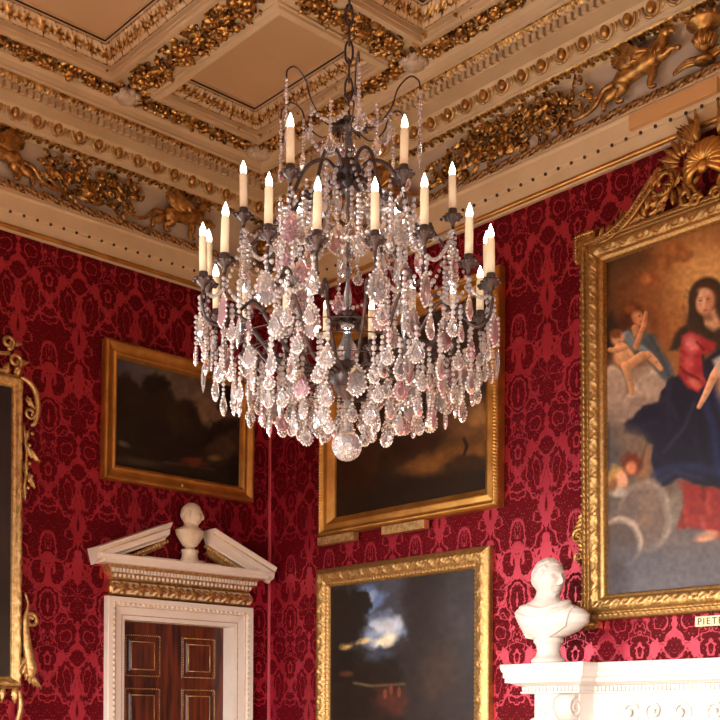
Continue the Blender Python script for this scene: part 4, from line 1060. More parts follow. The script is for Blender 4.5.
P = [[(c[0] + r * math.cos(a), c[1] + .02 + .01 * r, c[2] + r * math.sin(a)) for a in np.linspace(-.6, PI + .6, 24)] for r in (.01, .06, .12)]
sh.grid(P); sh.ell((c[0], c[1] - .02, c[2] - .02), (.035, .03, .035), 8, 6)
sh.obj('crest_shell', m_goldb, t)
# name tablet hung under the frame
q = RW(696, 619, .08); hx = q[0] - x0
tb = MB().box(hx, hx + .34, -.082, -.066, -.075, -.022).obj('name_tablet', simple('ivory_tablet', srgb(226, 206, 160), None, .4), t, smooth=False)
MB().tube([(hx + .09, -.074, -.025), (hx + .09, -.06, .02)], .004, 5).obj('hook', m_bronze, t)
cu = bpy.data.curves.new('lettering', 'FONT'); cu.body = 'PIETRO'; cu.size = .052; cu.extrude = .001; cu.space_character = 1.25
to = bpy.data.objects.new('lettering', cu); COL.objects.link(to); to.parent = tb; to.location = (hx + .012, -.083, -.066); to.rotation_euler = (PI / 2, 0, 0)
bpy.context.view_layer.update()
lm = bpy.data.meshes.new_from_object(to.evaluated_get(bpy.context.evaluated_depsgraph_get())); bpy.data.objects.remove(to)
lm.materials.clear(); lm.materials.append(simple('letter_black', srgb(44, 32, 24), None, .6))
to = bpy.data.objects.new('lettering', lm); COL.objects.link(to); to.parent = tb; to.location = (hx + .012, -.083, -.066); to.rotation_euler = (PI / 2, 0, 0)
def art_mary(p):
    p.grade(250, 600, (140, 88, 48), (98, 92, 92))
    p.grain(34, .25)
    p.blob(612, 300, 26, 70, (70, 44, 26), 8, 1, .8, .3, 20); p.blob(620, 270, 36, 14, (74, 52, 32), -20, .8, .8, .3, 14)
    p.blob(650, 300, 34, 40, (142, 84, 42), 0, 1, .6, .2, 20); p.blob(712, 275, 44, 46, (206, 150, 92), 0, 1.1, .9); p.blob(708, 282, 26, 28, (226, 176, 110), 0, 1.1, .7); p.blob(675, 345, 14, 40, (176, 112, 58), 0, 1, .7)
    for x, y, r in ((675, 250, 9), (684, 255, 7), (648, 278, 9), (664, 262, 8)):         # cherub heads in the glow
        p.blob(x, y, r, r, (150, 86, 42), 0, .8, .8, .3, 5); p.blob(x - 2, y + 1, r * .55, r * .6, (198, 128, 74), 0, .9, .7)
    p.stroke([(604, 288), (640, 272), (690, 254)], 5, (128, 86, 52), 6, .5)
    # clouds
    p.blob(632, 400, 38, 36, (140, 118, 102), 0, .5, .9, .2, 12)
    p.crescent(648, 384, 17, 17, 4, 5, (208, 184, 160), (172, 148, 130)); p.crescent(612, 384, 11, 18, 4, 4, (202, 178, 156), (170, 146, 128)); p.crescent(637, 404, 15, 13, 3, 4, (186, 160, 138), (150, 126, 110)); p.crescent(616, 412, 13, 15, 3, 5, (178, 154, 134), (146, 124, 110)); p.blob(655, 405, 9, 8, (150, 126, 108), 0, .8, .8)
    p.blob(622, 442, 22, 16, (104, 88, 76), 0, 1, .8, .3, 10); p.blob(608, 450, 10, 22, (84, 78, 76), 0, 1, .8)
    # angel
    p.poly([(602, 318), (612, 312), (622, 332), (612, 346), (602, 352)], (44, 33, 28), 3, .9, 2, 6); p.blob(657, 326, 9, 20, (146, 84, 42), -15, 1, .7); p.blob(654, 322, 4, 14, (112, 66, 36), -15, .9, .6)
    p.poly([(621, 333), (628, 329), (640, 331), (654, 335), (660, 348), (671, 364), (674, 378), (668, 384), (656, 370), (646, 358), (634, 353), (624, 348)], (84, 92, 98), 2, 1, 2, 6)
    p.limb([(627, 336), (634, 345), (646, 352)], 10, 7, (116, 126, 132)); p.limb([(646, 340), (656, 350), (668, 374)], 8, 5, (72, 80, 86)); p.stroke([(650, 336), (658, 350)], 2.5, (54, 60, 66), 2, .7); p.stroke([(638, 352), (656, 360)], 2, (50, 54, 58), 2, .7)
    p.blob(633, 315, 12.5, 12.5, (98, 50, 24), 0, .5, 1, .3, 4); p.blob(625, 322, 6, 9, (74, 38, 20), 20, .6, .95, .3, 4); p.blob(630, 309, 6, 4, (138, 78, 38), -20, .8, .8)
    p.limb([(635, 328), (637, 334)], 7, 8, (178, 122, 84)); p.blob(638, 318, 5.6, 7.4, (212, 146, 102), -28, .6, 1); p.blob(639.5, 316, 1.2, .9, (92, 52, 34), -20, .8, .8); p.blob(640.5, 321.5, 1.6, .8, (160, 70, 56), -25, .8, .8); p.blob(635, 318, 2, 4, (176, 108, 70), -20, .9, .6)
    p.limb([(636, 347), (640, 336), (645, 322)], 6.5, 4.5, (194, 134, 94)); p.limb([(644, 326), (645.5, 317), (646, 313)], 5, 3.5, (200, 138, 98)); p.stroke([(645, 322), (646, 314)], .9, (140, 84, 56), 1, .7)
    # child
    p.blob(623, 356, 9.5, 10.5, (206, 152, 106), 30, .4, 1); p.limb([(621, 349), (627, 357), (632, 363)], 14, 13, (220, 166, 118)); p.limb([(610, 350), (617, 350), (625, 347)], 5, 6, (210, 152, 108)); p.blob(617.5, 338, 6.8, 7.4, (208, 150, 108), 10, .5, 1); p.blob(615, 333.5, 6.5, 4.6, (112, 64, 34), -10, .6, .95, .2, 4); p.blob(619.5, 337.5, 1, .8, (104, 60, 40), 0, .8, .8); p.blob(620, 341.5, 1.5, .8, (164, 84, 64), 0, .8, .7)
    p.limb([(632, 364), (642, 356), (648, 355), (655, 361), (661, 369)], 11, 5, (206, 150, 106)); p.limb([(626, 366), (630, 378), (632, 393)], 10, 5, (198, 144, 100)); p.stroke([(627, 352), (629, 357)], 1.2, (176, 120, 84), 1.5, .6); p.stroke([(631, 371), (640, 363), (648, 359)], 1.6, (150, 96, 62), 2, .6)
    p.poly([(628, 372), (636, 368), (646, 362), (650, 370), (640, 380), (634, 384)], (150, 124, 104), 2, .8, 2, 5)
    # woman: mantle, veil, sleeve
    rob = [(668, 380), (684, 372), (700, 366), (735, 330), (790, 330), (860, 420), (860, 520), (760, 500), (716, 488), (694, 486), (680, 478), (666, 486), (650, 496), (648, 490), (656, 476), (650, 462), (653, 446), (642, 436), (626, 434), (624, 424), (640, 408), (658, 400)]
    p.poly(rob, (25, 26, 44), 2, 1, 2.5, 8); p.folds(rob, 90, [(16, 16, 30), (38, 42, 74), (38, 48, 86), (30, 32, 52), (58, 58, 84)], 16, 4, 68, 45, .38)
    for a, w, c in (([(654, 474), (672, 467), (690, 466), (724, 474)], 8, (40, 50, 90)), ([(704, 398), (714, 430), (718, 470)], 8, (36, 50, 96)), ([(716, 392), (728, 430), (726, 470)], 7, (42, 58, 112)), ([(660, 480), (676, 472), (700, 478)], 4, (54, 62, 94)), ([(664, 452), (684, 428), (694, 404)], 2, (70, 70, 96)), ([(700, 402), (704, 450)], 5, (16, 16, 32)), ([(634, 430), (656, 420)], 4, (40, 40, 66))): p.stroke(a, w, c, 5, .6)
    red = [(678, 480), (700, 486), (740, 492), (800, 502), (800, 560), (740, 548), (704, 530), (676, 528), (683, 505)]
    p.poly(red, (134, 42, 36), 2.5, 1, 2, 7); p.folds(red, 40, [(96, 26, 26), (172, 70, 58), (150, 54, 46), (196, 98, 80)], 12, 4, 80, 25, .5, 8)
    p.blob(707, 299, 18.5, 22, (58, 43, 34), 6, .18, 1); p.poly([(690, 305), (724, 300), (732, 332), (726, 352), (706, 342), (690, 335), (678, 350), (669, 350), (675, 334), (686, 324)], (60, 45, 36), 2, 1, 1.5, 6); p.folds([(686, 285), (728, 285), (732, 345), (672, 348)], 16, [(84, 66, 52), (42, 30, 24)], 9, 2.5, 70, 30, .4, 3)
    slv = [(682, 336), (690, 331), (702, 336), (716, 344), (712, 352), (702, 356), (704, 372), (706, 384), (698, 392), (688, 388), (679, 376), (680, 356)]
    p.poly(slv, (164, 46, 50), 2, 1, 1, 5); p.folds(slv, 18, [(122, 22, 28), (204, 92, 94), (186, 66, 68)], 7, 3, 60, 50, .5, 4)
    p.blob(691, 344, 7, 9, (224, 128, 128), -20, .9, .85); p.blob(689, 362, 5, 9, (204, 92, 92), 0, .9, .7); p.stroke([(683, 371), (698, 379)], 3, (104, 18, 24), 2, .8); p.stroke([(697, 342), (704, 350)], 2.5, (104, 20, 28), 2, .8); p.blob(694, 383, 7, 4, (216, 122, 98), 30, .9, .8); p.stroke([(703, 356), (705, 376)], 3, (40, 30, 44), 2, .8)
    p.blob(706, 298, 12.5, 17, (74, 48, 32), 10, .3, 1)
    p.poly([(704, 312), (715, 309), (722, 326), (713, 331), (704, 325)], (206, 156, 120), 2.5, 1); p.blob(707, 316, 6, 4, (132, 88, 66), 15, .9, .8); p.stroke([(699, 314), (703, 330)], 5, (50, 36, 28), 2, .9)
    p.blob(705, 301.5, 8.6, 13.2, (220, 166, 130), 12, .35, 1); p.blob(710.5, 303, 4.6, 10, (176, 118, 88), 12, 1.1, .7); p.blob(701.5, 300, 4, 8, (236, 188, 154), 12, 1.1, .7); p.blob(703, 291.5, 5, 3.5, (232, 184, 150), 12, 1, .7)
    for x, y in ((700.5, 300.6), (708, 298.8)): p.blob(x, y, 2.2, .9, (112, 72, 56), -12, 1, .85); p.blob(x, y - 2.6, 2.8, .7, (164, 114, 86), -12, 1, .7)
    p.blob(705.8, 304.5, 1.5, 3.4, (188, 128, 98), 8, 1.1, .7); p.blob(704.2, 303.6, .9, 3, (240, 196, 164), 8, 1, .6); p.blob(705.6, 310.3, 2.1, .9, (172, 78, 68), -8, 1, .9); p.blob(700, 306.5, 2.4, 2.4, (224, 146, 122), 0, 1.1, .6)
    p.limb([(726, 358), (714, 376), (706, 394), (699, 407)], 11, 4.5, (220, 162, 124)); p.poly([(712, 360), (726, 352), (740, 360), (736, 380), (720, 378)], (196, 186, 176), 2, .9); p.blob(735, 385, 18, 22, (214, 156, 118), 0, .5, 1); p.blob(733, 350, 11, 12, (214, 160, 122), 0, .4, 1)
    # lower clouds and cherub heads
    p.blob(612, 470, 14, 40, (82, 76, 74), 0, 1, .9, .2, 12); p.blob(630, 560, 40, 30, (80, 74, 74), 0, 1, .8)
    p.crescent(646, 516, 27, 36, -4, 3, (162, 148, 134), (104, 88, 80), .16, .06); p.blob(650, 500, 12, 16, (128, 106, 92), 0, 1, .7, .3, 10); p.blob(646, 520, 8, 8, (132, 104, 84), 0, 1, .6, .3, 8); p.blob(676, 505, 6, 22, (122, 112, 100), 8, .8, .8); p.crescent(621, 541, 22, 25, -3, 4, (168, 148, 132), (82, 68, 62), .14, .06)
    p.blob(630, 440, 18, 12, (118, 98, 82), 20, 1, .6); p.poly([(644, 450), (650, 446), (650, 474), (638, 482), (636, 466)], (150, 104, 66), 3, .7); p.poly([(636, 470), (646, 444), (642, 468)], (70, 50, 40), 2, .8)
    p.blob(631, 464, 10, 11, (104, 44, 22), 0, .5, 1, .25, 4); p.blob(631, 468, 5.5, 6.5, (206, 128, 90), 0, .7, 1); p.blob(616, 478, 9, 12, (190, 146, 82), 0, .5, 1, .25, 4); p.blob(622, 480, 5.5, 8.5, (226, 164, 128), -10, .6, 1); p.blob(618, 492, 9, 5, (176, 162, 148), 0, .8, .9); p.blob(613, 485, 4, 7, (120, 74, 44), 10, .8, .8)
    p.poly([(602, 545), (660, 548), (720, 545), (860, 560), (860, 620), (602, 620)], (84, 82, 90), 8, .7, 6, 14); p.blob(706, 536, 12, 5, (214, 150, 112), -12, .7, 1); p.blob(690, 534, 20, 5, (88, 84, 90), 0, .9, .6)
    p.grain(4, .16, 4); p.C *= .96
canvas('canvas', t, .14, wl - .14, .14, hh - .14, -.015, art_mary, .0048)

# --- dark painting in a rococo frame, cropped at the left edge
D4 = .06
pa, pb = LW(23.5, 381, D4), LW(19.5, 690, D4); zt = pa[2] + .02; zb = pb[2] + .02; wl = 1.15; yr = pa[1] + .005; hh = zt - zb
t = empty('framed_painting', (.006, yr - wl, zb), PI / 2, 'dark painting in rococo gilt frame with leafy scrolls, left of the door', 'painting')
pr = dense([(0, 0), (0, .03), (.008, .05), (.022, .06), (.04, .05), (.05, .035), (.062, .034), (.07, .012)], 20)
frame_band(wl, hh, pr, addf(orn(.16, .25, .66, 'leaf')), .012, .010).obj('frame', m_goldp, t)
MB().box(.01, wl - .01, -.012, 0, .01, hh - .01).obj('backing_board', m_dark, t, smooth=False)
def art_dark(p):
    p.grade(380, 700, (46, 40, 46), (58, 52, 44)); p.grain(40, .2)
canvas('canvas', t, .06, wl - .06, .06, hh - .06, -.014, art_dark, .02)
def sxz(pts, x0, z0, sg=1): return [(x0 + sg * p[0], p[1], z0 + p[2]) for p in pts]
for sg, xx in ((1, wl), (-1, 0)):
    sc = MB()
    # upper corner: C scroll running down the side with leaves
    sc.tube(sxz(catmull([(-.02, -.04, 0), (.02, -.05, -.01), (.075, -.05, -.06), (.10, -.05, -.16), (.085, -.05, -.27), (.055, -.045, -.30)], 5), xx, hh, sg), list(np.linspace(.014, .02, 13)) + list(np.linspace(.02, .012, 13)), 7)
    sc.tube(sxz(spiral(.045, -.22, .04, .012, 0, -1.2, 18, -.05), xx, hh, sg), .011, 6)
    for k, (dx, dz, a) in enumerate(((.03, -.10, -1.0), (.05, -.32, -1.9), (.03, -.40, -1.3), (.05, -.44, -.9), (.03, -.52, -1.6), (.045, -.60, -1.2), (.02, -.68, -1.6))):
        sc.leaf((xx + sg * dx, -.03, hh + dz), a if sg > 0 else PI - a, .11, .05, .45)
        sc.ell((xx + sg * (dx + .015), -.045, hh + dz - .03), .014, 6, 5)
    sc.tube(sxz(catmull([(.01, -.03, -.3), (.03, -.03, -.5), (.015, -.03, -.72)], 6), xx, hh, sg), .010, 6)
    sc.obj('corner_scroll', m_goldp, t); sc = MB()
    # lower side: scroll and hanging leaf
    sc.tube(sxz(spiral(.06, .44, .05, .014, PI * .9, -1.4, 22, -.05), xx, 0, sg), .014, 6)
    sc.tube(sxz(catmull([(.02, -.04, .62), (.04, -.045, .54), (.02, -.05, .44), (.03, -.05, .28), (.06, -.05, .12), (.05, -.045, .04)], 5), xx, 0, sg), [.008] * 6 + list(np.linspace(.01, .04, 14)) + list(np.linspace(.04, .015, 6)), 7)
    for k in range(7): sc.leaf((xx + sg * .05, -.05, .22 - .02 * k), (-PI / 2 + (k - 3) * .22), .13, .05, .3)
    sc.ell((xx + sg * .055, -.06, .10), (.035, .03, .045), 8, 6)
    sc.tube(sxz(catmull([(-.02, -.04, -.02), (-.01, -.05, -.12), (-.04, -.05, -.24), (-.10, -.05, -.28)], 5), xx, 0, sg), .018, 6)
    sc.obj('side_scroll', m_goldp, t); sc = MB()
    # crest scrolls rising inwards
    for dz, dx, r in ((.10, -.06, .05), (.21, -.11, .045)):
        sc.tube(sxz(catmull([(-.35, -.04, dz - .06), (-.22, -.05, dz - .085), (-.10, -.05, dz - .07)], 5), xx, hh, sg), .014, 6)
        sc.tube(sxz(spiral(dx, dz, r, .014, -PI / 2, 1.35, 22, -.05), xx, hh, sg), .013, 6); sc.leaf((xx + sg * (dx + .03), -.04, hh + dz), .2 if sg > 0 else PI - .2, .07, .04, .4)
    sc.obj('crest_scroll', m_goldp, t)
for z_, sg, L_ in ((0, -1, .10), (hh, 1, .08)):
    sc = MB().box(.02, wl - .02, -.045, -.02, z_ - .012, z_ + .012)
    for k in range(14): sc.leaf((wl * (k + .5) / 14, -.05, z_), sg * PI / 2 + .45 * math.sin(k * 2.4), L_, .06, .3)
    sc.obj('leaf_carving', m_goldp, t)
# ------------------------------------------------------------------ chandelier
kd = 3.3; lat = (345.5 - 360) / FPX * kd
CP = CAM + FW * kd + RT * lat; cx, cy = float(CP[0]), float(CP[1])
ZBASE = 2.20
root = empty('chandelier', (cx, cy, ZBASE), math.atan2(-FW[1], -FW[0]), 'many-armed dark bronze chandelier hung with crystal drops and lit candle bulbs', 'chandelier')
# local frame: +x points towards the camera side, angle 0 = nearest
def zz(y, depth=3.3): return 1.5 + (720 - y) * depth / FPX - ZBASE
def pol(r, deg, z): a = math.radians(deg); return (r * math.cos(a), r * math.sin(a), z)
rnd = random.Random(21)
# stem
st = MB().lathe([(.001, zz(118)), (.022, zz(119)), (.024, zz(124)), (.012, zz(128)), (.008, zz(132)), (.008, zz(160)), (.03, zz(162)), (.036, zz(168)), (.030, zz(176)), (.014, zz(184)), (.0035, zz(190)), (.0035, zz(312)), (.03, zz(314)), (.016, zz(320)), (.008, zz(326)), (.008, zz(360)), (.03, zz(363)), (.046, zz(368)), (.05, zz(378)), (.036, zz(392)), (.014, zz(398)), (.005, zz(402)), (.004, zz(432)), (.001, zz(433))], 20)
st.obj('stem', m_bronze, root)
ch_ = MB(); z = zz(118); i = 0; top = ZC - ZBASE
while z < top - .02:                        # chain of long links
    L = .06; c = z + L / 2; pts = []
    for k in range(13):
        a = 2 * PI * k / 12; r, h = .011 * math.cos(a), L / 2 * 1.12 * math.sin(a)
        pts.append((r, 0, c + h) if i % 2 == 0 else (0, r, c + h))
    ch_.tube(pts, .0035, 5, False); z += L * .88; i += 1
ch_.obj('chain', m_bronze, root)
MB().lathe([(.001, top - .05), (.03, top - .05), (.05, top - .03), (.08, top - .004), (.001, top)], 20).obj('ceiling_rose', m_bronze, root)
def baluster(y0, y1, r, name='glass_baluster'):
    a, b = zz(y1), zz(y0); h = b - a
    MB().lathe([(r * .35, a), (r * .8, a + .06 * h), (r, a + .2 * h), (r * .9, a + .33 * h), (r * .5, a + .55 * h), (r * .32, a + .75 * h), (r * .45, a + .92 * h), (r * .6, b)], 10).obj(name, m_glass, root, smooth=False)
baluster(126, 160, .026); baluster(326, 362, .036); baluster(190, 222, .022); baluster(226, 262, .018); baluster(268, 308, .013)
MB().ell((0, 0, zz(446)), .044, 20, 14).obj('crystal_ball', m_glass, root, smooth=False)
bd_ = MB()
for k in range(8): bd_.lathe([(.001, -.011), (.010, -.004), (.010, .004), (.001, .011)], 7, (0, 0, zz(402) - .013 * k))
bd_.obj('bead_strand', m_bead, root, smooth=False)
for y, R_ in ((124, .03), (180, .03), (320, .03)):
    o = MB()
    for k in range(10):
        q = MB().leaf((0, 0, 0), 0, .05, .03, -.5); a = 2 * PI * k / 10
        o.add([(math.cos(a) * (v[0] + .005) - math.sin(a) * v[2], math.sin(a) * (v[0] + .005) + math.cos(a) * v[2], zz(y) - v[1]) for v in q.v], q.f)
    o.obj('leaf_collar', m_bronze, root)

# arms, cups, candles
ARMS = [(.42, c * 60 + s * 10, 2.695, 'low') for c in range(6) for s in (-1, 1)] + [(.40, 30 + 60 * k, 2.738, 'low') for k in range(6)] + [(.30, 30 + 60 * k, 2.935, 'up') for k in range(6)]
bulb_o = candle_o = cup_o = None
def inst(src, name, parent, loc, mat=None):
    o = bpy.data.objects.new(name, src); COL.objects.link(o); o.parent = parent; o.location = loc; return o
cup = MB().lathe([(.001, -.03), (.005, -.03), (.006, -.022), (.009, -.016), (.02, -.006), (.025, .0), (.022, .003), (.014, .0), (.013, .008), (.0125, .02), (.001, .02)], 12)
for k in range(8):
    a = 2 * PI * k / 8; cup.ell((.024 * math.cos(a), .024 * math.sin(a), -.003), (.007, .007, .005), 5, 4)
me_cup = cup.obj('tmp', m_bronze).data
CL = .098
me_can = MB().lathe([(.0112, .0), (.0112, .03), (.0108, CL - .004), (.009, CL), (.001, CL)], 12).obj('tmp', m_candle).data
me_bulb = MB().lathe([(.006, 0), (.0085, .007), (.0094, .014), (.0078, .024), (.0038, .034), (.001, .042)], 10).obj('tmp', m_bulb).data
for n in [o for o in bpy.data.objects if o.name.startswith('tmp')]: bpy.data.objects.remove(n)
STR, PEN = [], []            # strands (point lists), pendants (pos, size, kind, yaw)
for r, deg, zw, kind in ARMS:
    z = zw - ZBASE + .012
    if kind == 'low':
        hub = (.03, zz(378)); path = [(hub[0], hub[1]), (.09, hub[1] + .015), (.15, hub[1] + .005), (.20, hub[1] + .03), (.25, z - .155), (.30, z - .10), (.335, z - .085), (r - .045, z - .12), (r - .008, z - .105), (r + .004, z - .06), (r, z - .03)]
    else:
        hub = (.03, zz(172)); path = [(hub[0], hub[1]), (.07, hub[1] + .035), (.13, hub[1] + .0), (.19, z - .02), (.235, z - .035), (r - .02, z - .09), (r + .006, z - .075), (r, z - .03)]
    cp = catmull([(q[0], 0, q[1]) for q in path], 6)
    arm = MB().tube([pol(q[0], deg, q[2]) for q in cp], list(np.linspace(.0058, .0044, len(cp))), 6)
    i0 = len(cp) * 6 // 10
    arm.tube([pol(cp[i0][0] + .025 * (math.cos(a) - 1), deg, cp[i0][2] + .025 * math.sin(a)) for a in np.linspace(0, 4.6, 14)], list(np.linspace(.005, .003, 14)), 5)
    arm.obj('arm', m_bronze, root)
    p = pol(r, deg, z)
    inst(me_cup, 'drip_cup', root, p)
    c = inst(me_can, 'candle', root, (p[0], p[1], p[2] + .02))
    tl = rnd.uniform(-.02, .02); c.rotation_euler = (tl, rnd.uniform(-.02, .02), 0)
    inst(me_bulb, 'bulb', c, (0, 0, CL - .004))

m_list = {'pear': m_glass}
def pear(h=.064, w=.042, d=.014, n=16):
    """bevelled flat pear-shaped drop, hanging from z=0"""
    out = []
    for k in range(n):
        a = 2 * PI * k / n; sx, sz = math.sin(a), math.cos(a)
        wr = (.5 if sz < 0 else .5 - .30 * sz) * w * (1 + .07 * math.cos(a * 7)); out.append((sx * wr, -h * .62 + (h * .38 if sz < 0 else h * .6) * sz))
    mb = MB(); P = []
    for f, y in ((.5, -d * .32), (.66, -d * .5), (1, -.15 * d), (1, .15 * d), (.66, d * .5), (.5, d * .32)):
        P.append([(x * f, y, (z + h * .6) * f - h * .6) for x, z in out])
    mb.grid(P, closed_v=True); mb.f.append(tuple(range(n))); b = 5 * n; mb.f.append(tuple(b + k for k in reversed(range(n))))
    mb.rim = len(mb.f)
    for x, z in out: mb.lathe([(.001, -.0030), (.0034, 0), (.001, .0030)], 5, (x, 0, z))
    mb.lathe([(.001, -.005), (.005, 0), (.001, .005)], 6, (0, 0, -.001)); return mb
def plaque(h=.085, w=.052, d=.012):
    n = 18; out = []
    for k in range(n):
        a = 2 * PI * k / n; s, c = math.sin(a), math.cos(a); f = 1 + .13 * math.cos(a * 6)
        out.append((s * w * .5 * f * (1 - .22 * c), -h * .5 + c * h * .5 * (1 + .05 * math.cos(a * 6))))
    mb = MB(); P = []
    for f, y in ((.3, -d * .5), (.7, -d * .42), (1, -.1 * d), (1, .1 * d), (.7, d * .42), (.3, d * .5)): P.append([(x * f, y, (z + h * .5) * f - h * .5) for x, z in out])
    mb.grid(P, closed_v=True); mb.f.append(tuple(range(n))); mb.f.append(tuple(5 * n + k for k in reversed(range(n)))); mb.rim = len(mb.f)
    for x, z in out: mb.lathe([(.001, -.0036), (.004, 0), (.001, .0036)], 5, (x, 0, z))
    return mb
def icicle(h=.085, r=.008): return MB().lathe([(.001, -h), (r * .8, -h * .75), (r, -h * .5), (r * .55, -h * .15), (.001, 0)], 6)
def tmpmesh(mb, mat, nm):
    o = mb.obj(nm, mat, smooth=False); d = o.data; bpy.data.objects.remove(o)
    if hasattr(mb, 'rim'):
        d.materials.append(m_rim); d.polygons.foreach_set('material_index', [0 if i < mb.rim else 1 for i in range(len(d.polygons))])
    return d
me_pear = tmpmesh(pear(), m_glass, 'pear'); me_pear2 = tmpmesh(pear(.050, .032, .012), m_glass, 'pear_small'); me_plq = tmpmesh(plaque(), m_glass, 'plaque'); me_plqp = tmpmesh(plaque(), m_pink, 'plaque_pink'); me_pearp = tmpmesh(pear(.066, .044, .014), m_pink, 'pear_pink'); me_ic = tmpmesh(icicle(), m_glass, 'icicle')
HP = {'pear': .064, 'pear2': .050, 'plq': .085, 'plqp': .085, 'pearp': .06, 'ic': .085}
ME = {'pear': me_pear, 'pear2': me_pear2, 'plq': me_plq, 'plqp': me_plqp, 'pearp': me_pearp, 'ic': me_ic}
NM = {'pear': 'crystal_drop', 'pear2': 'crystal_drop', 'plq': 'crystal_plaque', 'plqp': 'pink_plaque', 'pearp': 'pink_drop', 'ic': 'crystal_icicle'}
def bead(mb, p, r):
    r *= rnd.choice((.78, .9, 1.0, 1.12)); mb.lathe([(.001, -r), (r * .8, -r * .5), (r, 0), (r * .8, r * .5), (.001, r)], 6, p)
def hang(r, deg, ztop, n, kind, br=.0072, strand=True):
    """short strand of n beads with a drop under it"""
    p = pol(r, deg, ztop); mb = MB(); z = ztop
    for k in range(n): bead(mb, (p[0], p[1], z - br), br); z -= br * 2.05
    if n: STR.append((r, mb))
    PEN.append(((p[0], p[1], z - .004), kind, math.radians(deg) + PI / 2 + rnd.uniform(-.55, .55), r))
def swag(a, b, sag, n, br=.0066):
    mb = MB(); a, b = np.array(a), np.array(b)
    for k in range(n + 1):
        t = k / n; p = a + (b - a) * t; p[2] -= sag * 4 * t * (1 - t); bead(mb, tuple(p), br)
    STR.append((float(np.hypot(*((a + b) / 2)[:2])), mb))
# six top hooks with bead strands
for k in range(6):
    deg = 60 * k + 8; z0 = zz(122)
    cp = catmull([(.015, 0, z0 - .01), (.08, 0, z0 - .03), (.13, 0, z0 + .015), (.15, 0, z0 + .065), (.185, 0, z0 + .092), (.212, 0, z0 + .075), (.216, 0, z0 + .05)], 6)
    MB().tube([pol(q[0], deg, q[2]) for q in cp], .0026, 5).obj('crown_hook', m_bronze, root)
    hang(.216, deg, z0 + .05, 11, 'ic' if k % 2 else 'pear2', .0058)
    hang(.13, deg + 30, z0 + .0, 8, 'pear2', .0055)
    swag(pol(.13, deg, z0 + .0), pol(.13, deg + 60, z0 + .0), .05, 13)
    swag(pol(.03, deg, zz(160)), pol(.30, 30 + 60 * k, 2.935 - ZBASE - .03), .10, 24)
    swag(pol(.30, 30 + 60 * k, 2.935 - ZBASE - .03), pol(.30, 90 + 60 * k, 2.935 - ZBASE - .03), .13, 22)
    swag(pol(.30, 30 + 60 * k, 2.935 - ZBASE - .04), pol(.40, 30 + 60 * k, 2.738 - ZBASE - .02), .06, 16)
    # upper tier: clusters below the cups
    ZU = 2.935 - ZBASE; d = 30 + 60 * k
    hang(.305, d, ZU - .03, 4, 'plqp' if k % 2 else 'plq'); hang(.295, d - 7, ZU - .04, 7, 'pear2'); hang(.295, d + 7, ZU - .04, 6, 'pear2'); hang(.285, d, ZU - .13, 6, 'pear'); hang(.28, d + 4, ZU - .09, 8, 'pearp'); hang(.31, d - 4, ZU - .10, 9, 'ic')
    hang(.20, d, ZU + .01, 6, 'pear'); hang(.16, d + 20, ZU + .03, 7, 'plq' if k % 2 else 'pear2'); hang(.13, d - 25, ZU + .04, 6, 'pear'); hang(.22, d - 22, ZU - .02, 7, 'pearp' if k % 2 else 'pear')
    hang(.10, d + 8, ZU + .10, 5, 'pear2'); hang(.12, d, ZU + .12, 6, 'pear')
    # clusters on the arms of the lower tier
    ZL = 2.695 - ZBASE
    for s in (-1, 1):
        hang(.427, 60 * k + s * 11, ZL - .03, 2 + (k % 2), ('plqp' if (k + s) % 3 == 0 else 'plq') if s > 0 else 'pear'); hang(.41, 60 * k + s * 13, ZL - .10, 3, 'pear2')
        hang(.36, 60 * k + s * 14, ZL - .095, 2, 'plq' if s < 0 else 'pearp')
    hang(.41, d, ZL, 3, 'plq'); hang(.40, d + 3, ZL - .10, 3, 'pear'); hang(.43, 60 * k + 20, ZL - .06, 6, 'ic'); hang(.43, 60 * k + 40, ZL - .06, 6, 'pear2'); hang(.35, d, ZL - .07, 3, 'plq')
    swag(pol(.42, 60 * k + 10, ZL - .035), pol(.40, d, ZL + .005), .09, 15); swag(pol(.40, d, ZL + .005), pol(.42, 60 * k + 50, ZL - .035), .09, 15)
# skirts of drops on wire hoops forming a shallow bowl
for r, zw, n, nb, kinds, off in ((.375, 2.52, 30, 2, ('pear', 'pear2', 'pear'), 5), (.325, 2.50, 28, 3, ('pear', 'pear2'), 0), (.285, 2.515, 22, 2, ('plq', 'pear2'), 3), (.245, 2.475, 22, 3, ('pear', 'pear2', 'pearp'), 4), (.20, 2.49, 14, 2, ('plq', 'pear2'), 8), (.155, 2.45, 14, 3, ('pear',), 0), (.09, 2.43, 8, 3, ('pear2',), 10)):
    MB().tube([pol(r, a, zw - ZBASE + .006) for a in range(0, 361, 10)], .0013, 5, False).obj('wire_hoop', m_bronze, root)
    for k in range(n):
        if r > .14 and min((off + 360 * k / n) % 360, 360 - (off + 360 * k / n) % 360) < 7: continue
        hang(r, off + 360 * k / n, zw - ZBASE + .002, nb + (k % 2) * 2, kinds[k % len(kinds)])
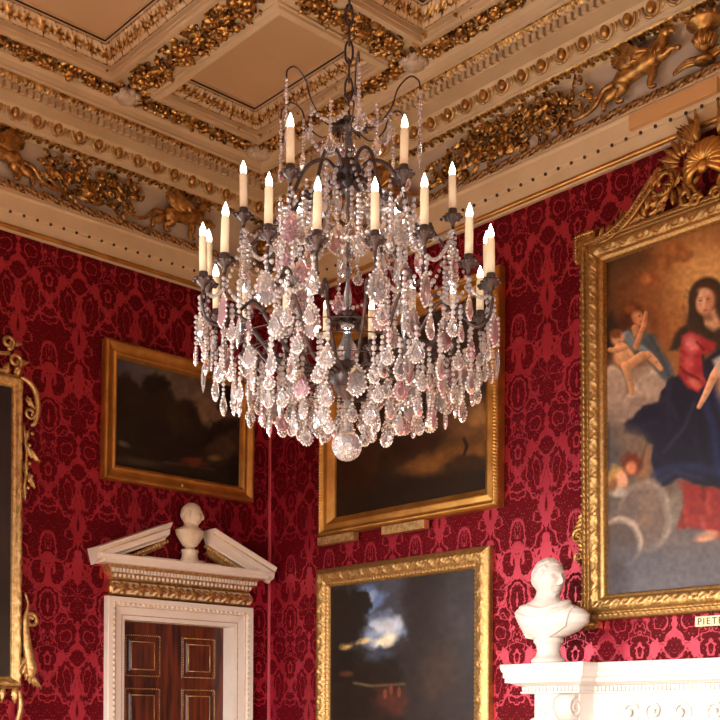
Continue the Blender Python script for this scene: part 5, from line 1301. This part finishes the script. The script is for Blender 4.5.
# nearest hundred of each kind become parts, the remainder one mass part
def far(p): return p[0]
def group_parts(items, limit, make, massname, massmat):
    pass
cnt = {}
PEN.sort(key=lambda q: -q[0][0]); rest = {}
for pos, kind, yaw, r in PEN:
    nm = NM[kind]; cnt[nm] = cnt.get(nm, 0) + 1
    if cnt[nm] <= 100:
        o = inst(ME[kind], nm, root, pos); o.rotation_euler = (rnd.uniform(-.06, .06), rnd.uniform(-.05, .05), yaw)
    else: rest.setdefault(nm, []).append((pos, kind, yaw))
for nm, L in rest.items():
    mb = MB(); rims = []
    for pos, kind, yaw in L:
        c, s = math.cos(yaw), math.sin(yaw); me = ME[kind]
        n0 = len(mb.f); mb.add([(pos[0] + v.co.x * c - v.co.y * s, pos[1] + v.co.x * s + v.co.y * c, pos[2] + v.co.z) for v in me.vertices], [tuple(p.vertices) for p in me.polygons]); rims += [p.material_index for p in me.polygons]
    o = mb.obj(nm, m_glass, root, smooth=False, kind='stuff'); o.data.materials.append(m_rim); o.data.polygons.foreach_set('material_index', rims)
for i, (r, mb) in enumerate(STR): STR[i] = (max(v[0] for v in mb.v), mb)
STR.sort(key=lambda q: -q[0]); mass = MB()
for i, (x, mb) in enumerate(STR):
    if i < 98: mb.obj('bead_strand', m_bead, root, smooth=False)
    else: mass.add(mb.v, mb.f)
if mass.v: mass.obj('bead_strand', m_bead, root, smooth=False, kind='stuff')

# ------------------------------------------------------------------ light
def area(name, loc, rot, sx, sz, power, col, spread=125):
    l = bpy.data.lights.new(name, 'AREA'); l.shape = 'RECTANGLE'; l.size = sx; l.size_y = sz; l.energy = power; l.color = col; l.spread = math.radians(spread)
    o = bpy.data.objects.new(name, l); COL.objects.link(o); o.location = loc; o.rotation_euler = rot; return o
DAY = (1.0, .95, .88)
PN, PL = (115, 420, 135), (95, 15)
for i, (a0, a1, z0, z1) in enumerate(WINN):
    area('window_daylight', ((a0 + a1) / 2, -LY - .22, (z0 + z1) / 2), (math.radians(90 - 46), 0, 0), a1 - a0, z1 - z0, PN[i], DAY)
for i, (a0, a1, z0, z1) in enumerate(WINL):
    area('window_daylight', (-.22, -(a0 + a1) / 2, (z0 + z1) / 2), (math.radians(90 - 14), 0, math.radians(-90)), a1 - a0, z1 - z0, PL[i], DAY, 175)
a0, a1, z0, z1 = WIN_FILL[0]
area('window_daylight', (LX + .22, -(a0 + a1) / 2, (z0 + z1) / 2), (math.radians(90 - 40), 0, math.radians(90)), a1 - a0, z1 - z0, 90, DAY)  # added fill light for the left wall, behind the invented east opening
w = bpy.data.worlds.new('world'); scene.world = w; w.use_nodes = True
w.node_tree.nodes['Background'].inputs[0].default_value = (.75, .85, 1, 1); w.node_tree.nodes['Background'].inputs[1].default_value = .6
cy_ = scene.cycles
cy_.max_bounces = 14; cy_.transmission_bounces = 12; cy_.glossy_bounces = 5; cy_.diffuse_bounces = 5; cy_.transparent_max_bounces = 12
cy_.caustics_reflective = False; cy_.caustics_refractive = False; cy_.sample_clamp_indirect = 6; cy_.sample_clamp_direct = 0
try: cy_.use_denoising = True
except Exception: pass
vs = scene.view_settings; scene.display_settings.display_device = 'sRGB'
vs.view_transform = 'Standard'; vs.look = 'None'; vs.gamma = 1.0; vs.use_curve_mapping = False; vs.exposure = 0.9
